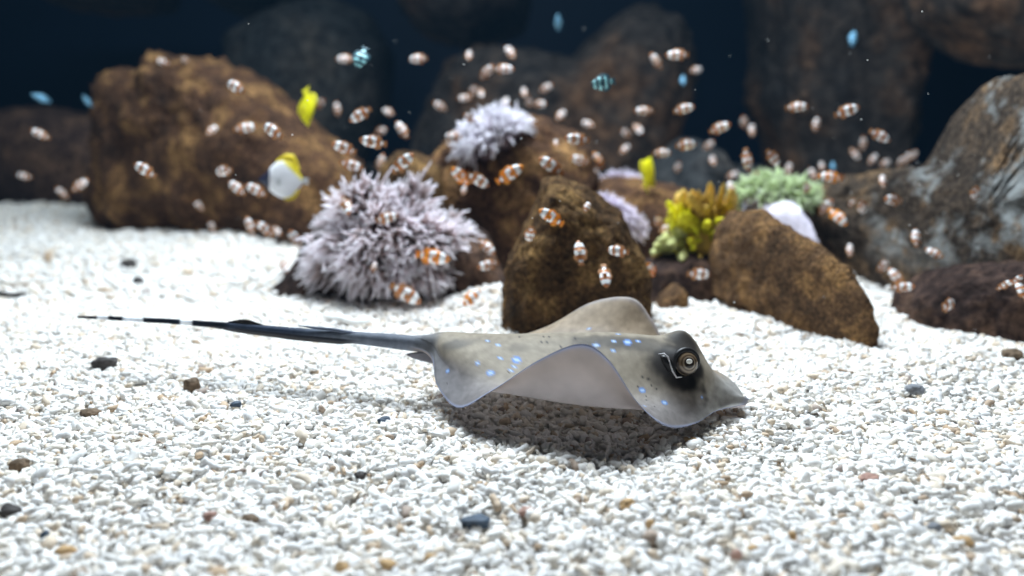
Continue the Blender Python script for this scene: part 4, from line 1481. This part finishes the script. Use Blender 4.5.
CPf = [(-0.36, 0.05, -0.05), (-0.2, 0.12, -0.12), (0.05, 0.17, -0.17), (0.28, 0.13, -0.13), (0.42, 0.06, -0.07), (0.5, 0.01, -0.02)]
bm_ = {'body': M['chromis'], 'fin': M['chromis_fin']}
for px, py, ln_, ang, lab in ((853, 38, 18, 70, 'small blue chromis high before the tall dim boulder'), (41, 98, 17, 150, 'small blue chromis in dark water above the low dark rock'),
                              (87, 101, 13, 110, 'small blue chromis at the side of the broad brown boulder'), (558, 22, 16, 95, 'small blue chromis upright near the top of the wide dim boulder'),
                              (683, 80, 11, 85, 'faint teal chromis by the edge of the middle dark gap'), (833, 166, 10, 85, 'faint teal chromis over the clownfish crowd by the green anemone')):
    Yd = free_distance(px, py, 1.7)
    build_fish('chromis', lab, CPf, DW, std_fins(CPf, ddh, dah), bm_, pose(px, py, Yd, ln_ * Yd / FPX, ang, 0.5), group='small blue fish')


# ------------------------------------------------------------------ odd pebbles that stand out of the white gravel
PM = {'dark': plain('dark_pebble', (0.055, 0.048, 0.045), 0.7, 0.3, scale=160, noise_amt=0.5),
      'slate': plain('slate_pebble', (0.06, 0.085, 0.12), 0.6, 0.3, scale=160, noise_amt=0.4),
      'brown': plain('brown_pebble', (0.16, 0.11, 0.07), 0.75, 0.3, scale=160, noise_amt=0.5),
      'tan': plain('tan_pebble', (0.52, 0.34, 0.17), 0.75, 0.3, scale=160, noise_amt=0.3),
      'pink': plain('pink_brown_pebble', (0.40, 0.24, 0.19), 0.75, 0.3, scale=160, noise_amt=0.3),
      'grey': plain('grey_pebble', (0.22, 0.23, 0.25), 0.75, 0.3, scale=160, noise_amt=0.4),
      'white': plain('white_glint_and_specks', (0.90, 0.90, 0.88), 0.7, 0.3, scale=160, noise_amt=0.1)}  # white of the painted glint rod and of the drifting specks
WORD = {'dark': 'dark', 'slate': 'slate blue', 'brown': 'brown', 'tan': 'tan', 'pink': 'pinkish brown', 'grey': 'grey', 'white': 'white'}
PEB = [
    (105, 365, 23, 15, 'dark', 'largest, on the gravel below the banded tail tip'),
    (192, 387, 17, 15, 'brown', 'block-shaped on the gravel below the dark part of the tail'),
    (236, 403, 11, 7, 'slate', 'small, near the block-shaped brown pebble'),
    (90, 410, 22, 10, 'brown', 'flat, nearer the glass than the largest dark pebble'),
    (384, 417, 13, 8, 'slate', 'on the gravel before the hind lobe of the stingray'),
    (476, 519, 30, 12, 'slate', 'long, at the edge of the stingray shadow'),
    (360, 473, 13, 8, 'dark', 'between the hind lobe of the stingray and the glass'),
    (128, 265, 15, 11, 'dark', 'upright, on far sand below the broad brown boulder'),
    (139, 284, 10, 8, 'dark', 'small, on far sand just nearer than the upright one'),
    (10, 511, 24, 14, 'dark', 'blurred, close to the glass in the lower corner'),
    (20, 467, 20, 13, 'brown', 'blurred, close to the frame edge above the lower corner'),
    (65, 546, 22, 12, 'tan', 'blurred, closest to the glass in the lower corner'),
    (250, 519, 18, 9, 'brown', 'blurred, alone below the block-shaped one'),
    (210, 517, 15, 9, 'pink', 'blurred, beside a brown one below the tail'),
    (342, 567, 17, 11, 'tan', 'at the bottom edge, first of two near together'),
    (387, 562, 19, 11, 'tan', 'at the bottom edge, second of two near together'),
    (430, 552, 14, 10, 'tan', 'near the bottom edge below the long slate pebble'),
    (627, 511, 16, 12, 'tan', 'in the outer stingray shadow'),
    (650, 530, 11, 9, 'tan', 'orange-tinted, nearest below the stingray shadow'),
    (527, 511, 18, 10, 'pink', 'at the edge of the stingray shadow beside the long slate pebble'),
    (736, 556, 13, 10, 'pink', 'reddish, near the bottom edge beside a tan one'),
    (755, 551, 17, 11, 'tan', 'near the bottom edge beside a reddish one'),
    (792, 538, 11, 9, 'tan', 'small, between the reddish one and an ochre one'),
    (869, 478, 21, 8, 'pink', 'stick-shaped, on bright gravel ahead of the snout'),
    (964, 537, 22, 11, 'tan', 'ochre, beside a grey one near the lower corner ahead of the snout'),
    (934, 526, 17, 11, 'grey', 'beside an ochre one near the lower corner ahead of the snout'),
    (914, 393, 20, 11, 'grey', 'blurred, on far gravel below the crusted ledge'),
    (1012, 356, 22, 12, 'brown', 'at the foot of the crusted ledge by the frame edge'),
    (45, 530, 12, 9, 'slate', 'small, blurred between two near the lower corner'),
    (690, 434, 13, 7, 'tan', 'under the front rim of the stingray'),
]
for i, (px, py, w, h, c, where) in enumerate(PEB):
    r_ = random.Random(900 + i)
    p = on_floor(px, py, 0.007)
    k = p.y / CP / FPX * 0.97
    a, bz = w * k / 2, h * k / 2
    VV2, FF2 = ICO[4]
    sd = Vector((i * 1.7, 3.1, i))
    q = VV2.copy()
    rot = np.array(Matrix.Rotation(r_.uniform(-0.5, 0.5), 3, 'Z'))
    out = []
    for d in q:
        n_ = 1 + 0.32 * noise.noise(Vector(d) * 1.2 + sd) + 0.10 * noise.noise(Vector(d) * 4 + sd)
        out.append(rot @ (np.sign(d) * np.abs(d) ** 0.85 * n_ * np.array((a, a * 0.75, bz * 1.05))))
    o = mesh_obj('pebble', out, FF2, PM[c])
    o.location = (p.x, p.y, float(ground(p.x, p.y)) + 0.005 + bz * 0.55)
    tag(o, WORD[c] + ' pebble, ' + where, 'pebble', 'stray pebbles on the white gravel')
# a twig, and a white rod built for a light reflection
def stick(name, label, a, b, r, mat, cat):
    pts = [a.lerp(b, t) + Vector((0, 0, 0.0015 * math.sin(t * 7))) for t in np.linspace(0, 1, 9)]
    o = tube(name, pts, [r * (0.55 + 0.45 * math.sin(math.pi * (0.12 + 0.8 * t))) for t in np.linspace(0, 1, 9)], mat, None, 10)
    return tag(o, label, cat)


stick('glint_rod', 'long white rod standing in for a light reflection behind the stingray tail', on_floor(328, 317.5, 0.012), on_floor(368, 322.5, 0.012), 0.0042, PM['white'], 'painted glint')  # white rod modelled in place of a streak of reflected light
stick('twig', 'thin dark twig lying on the gravel at the frame edge', on_floor(-14, 294, 0.010), on_floor(25, 294.5, 0.010), 0.0035, PM['dark'], 'twig')

# ------------------------------------------------------------------ specks drifting in the water
Vs, Fs = [], []
VV3, FF3 = ico(1)
for i in range(70):
    px, py = rng.uniform(180, 1010), rng.uniform(5, 330) ** 1.0
    Yd = min(free_distance(px, py, rng.uniform(0.7, 1.4), 0.03), 1.4)
    c = np.array(at(px, py, Yd))
    off = len(Vs)
    s = rng.uniform(0.0004, 0.0008)
    Vs += [tuple(c + d * s * np.array((1.3, 1, 0.8))) for d in VV3]
    Fs += [[k + off for k in f] for f in FF3]
tag(mesh_obj('drifting_dust', Vs, Fs, PM['white']), 'tiny white specks drifting in the water', 'particles', kind='stuff')
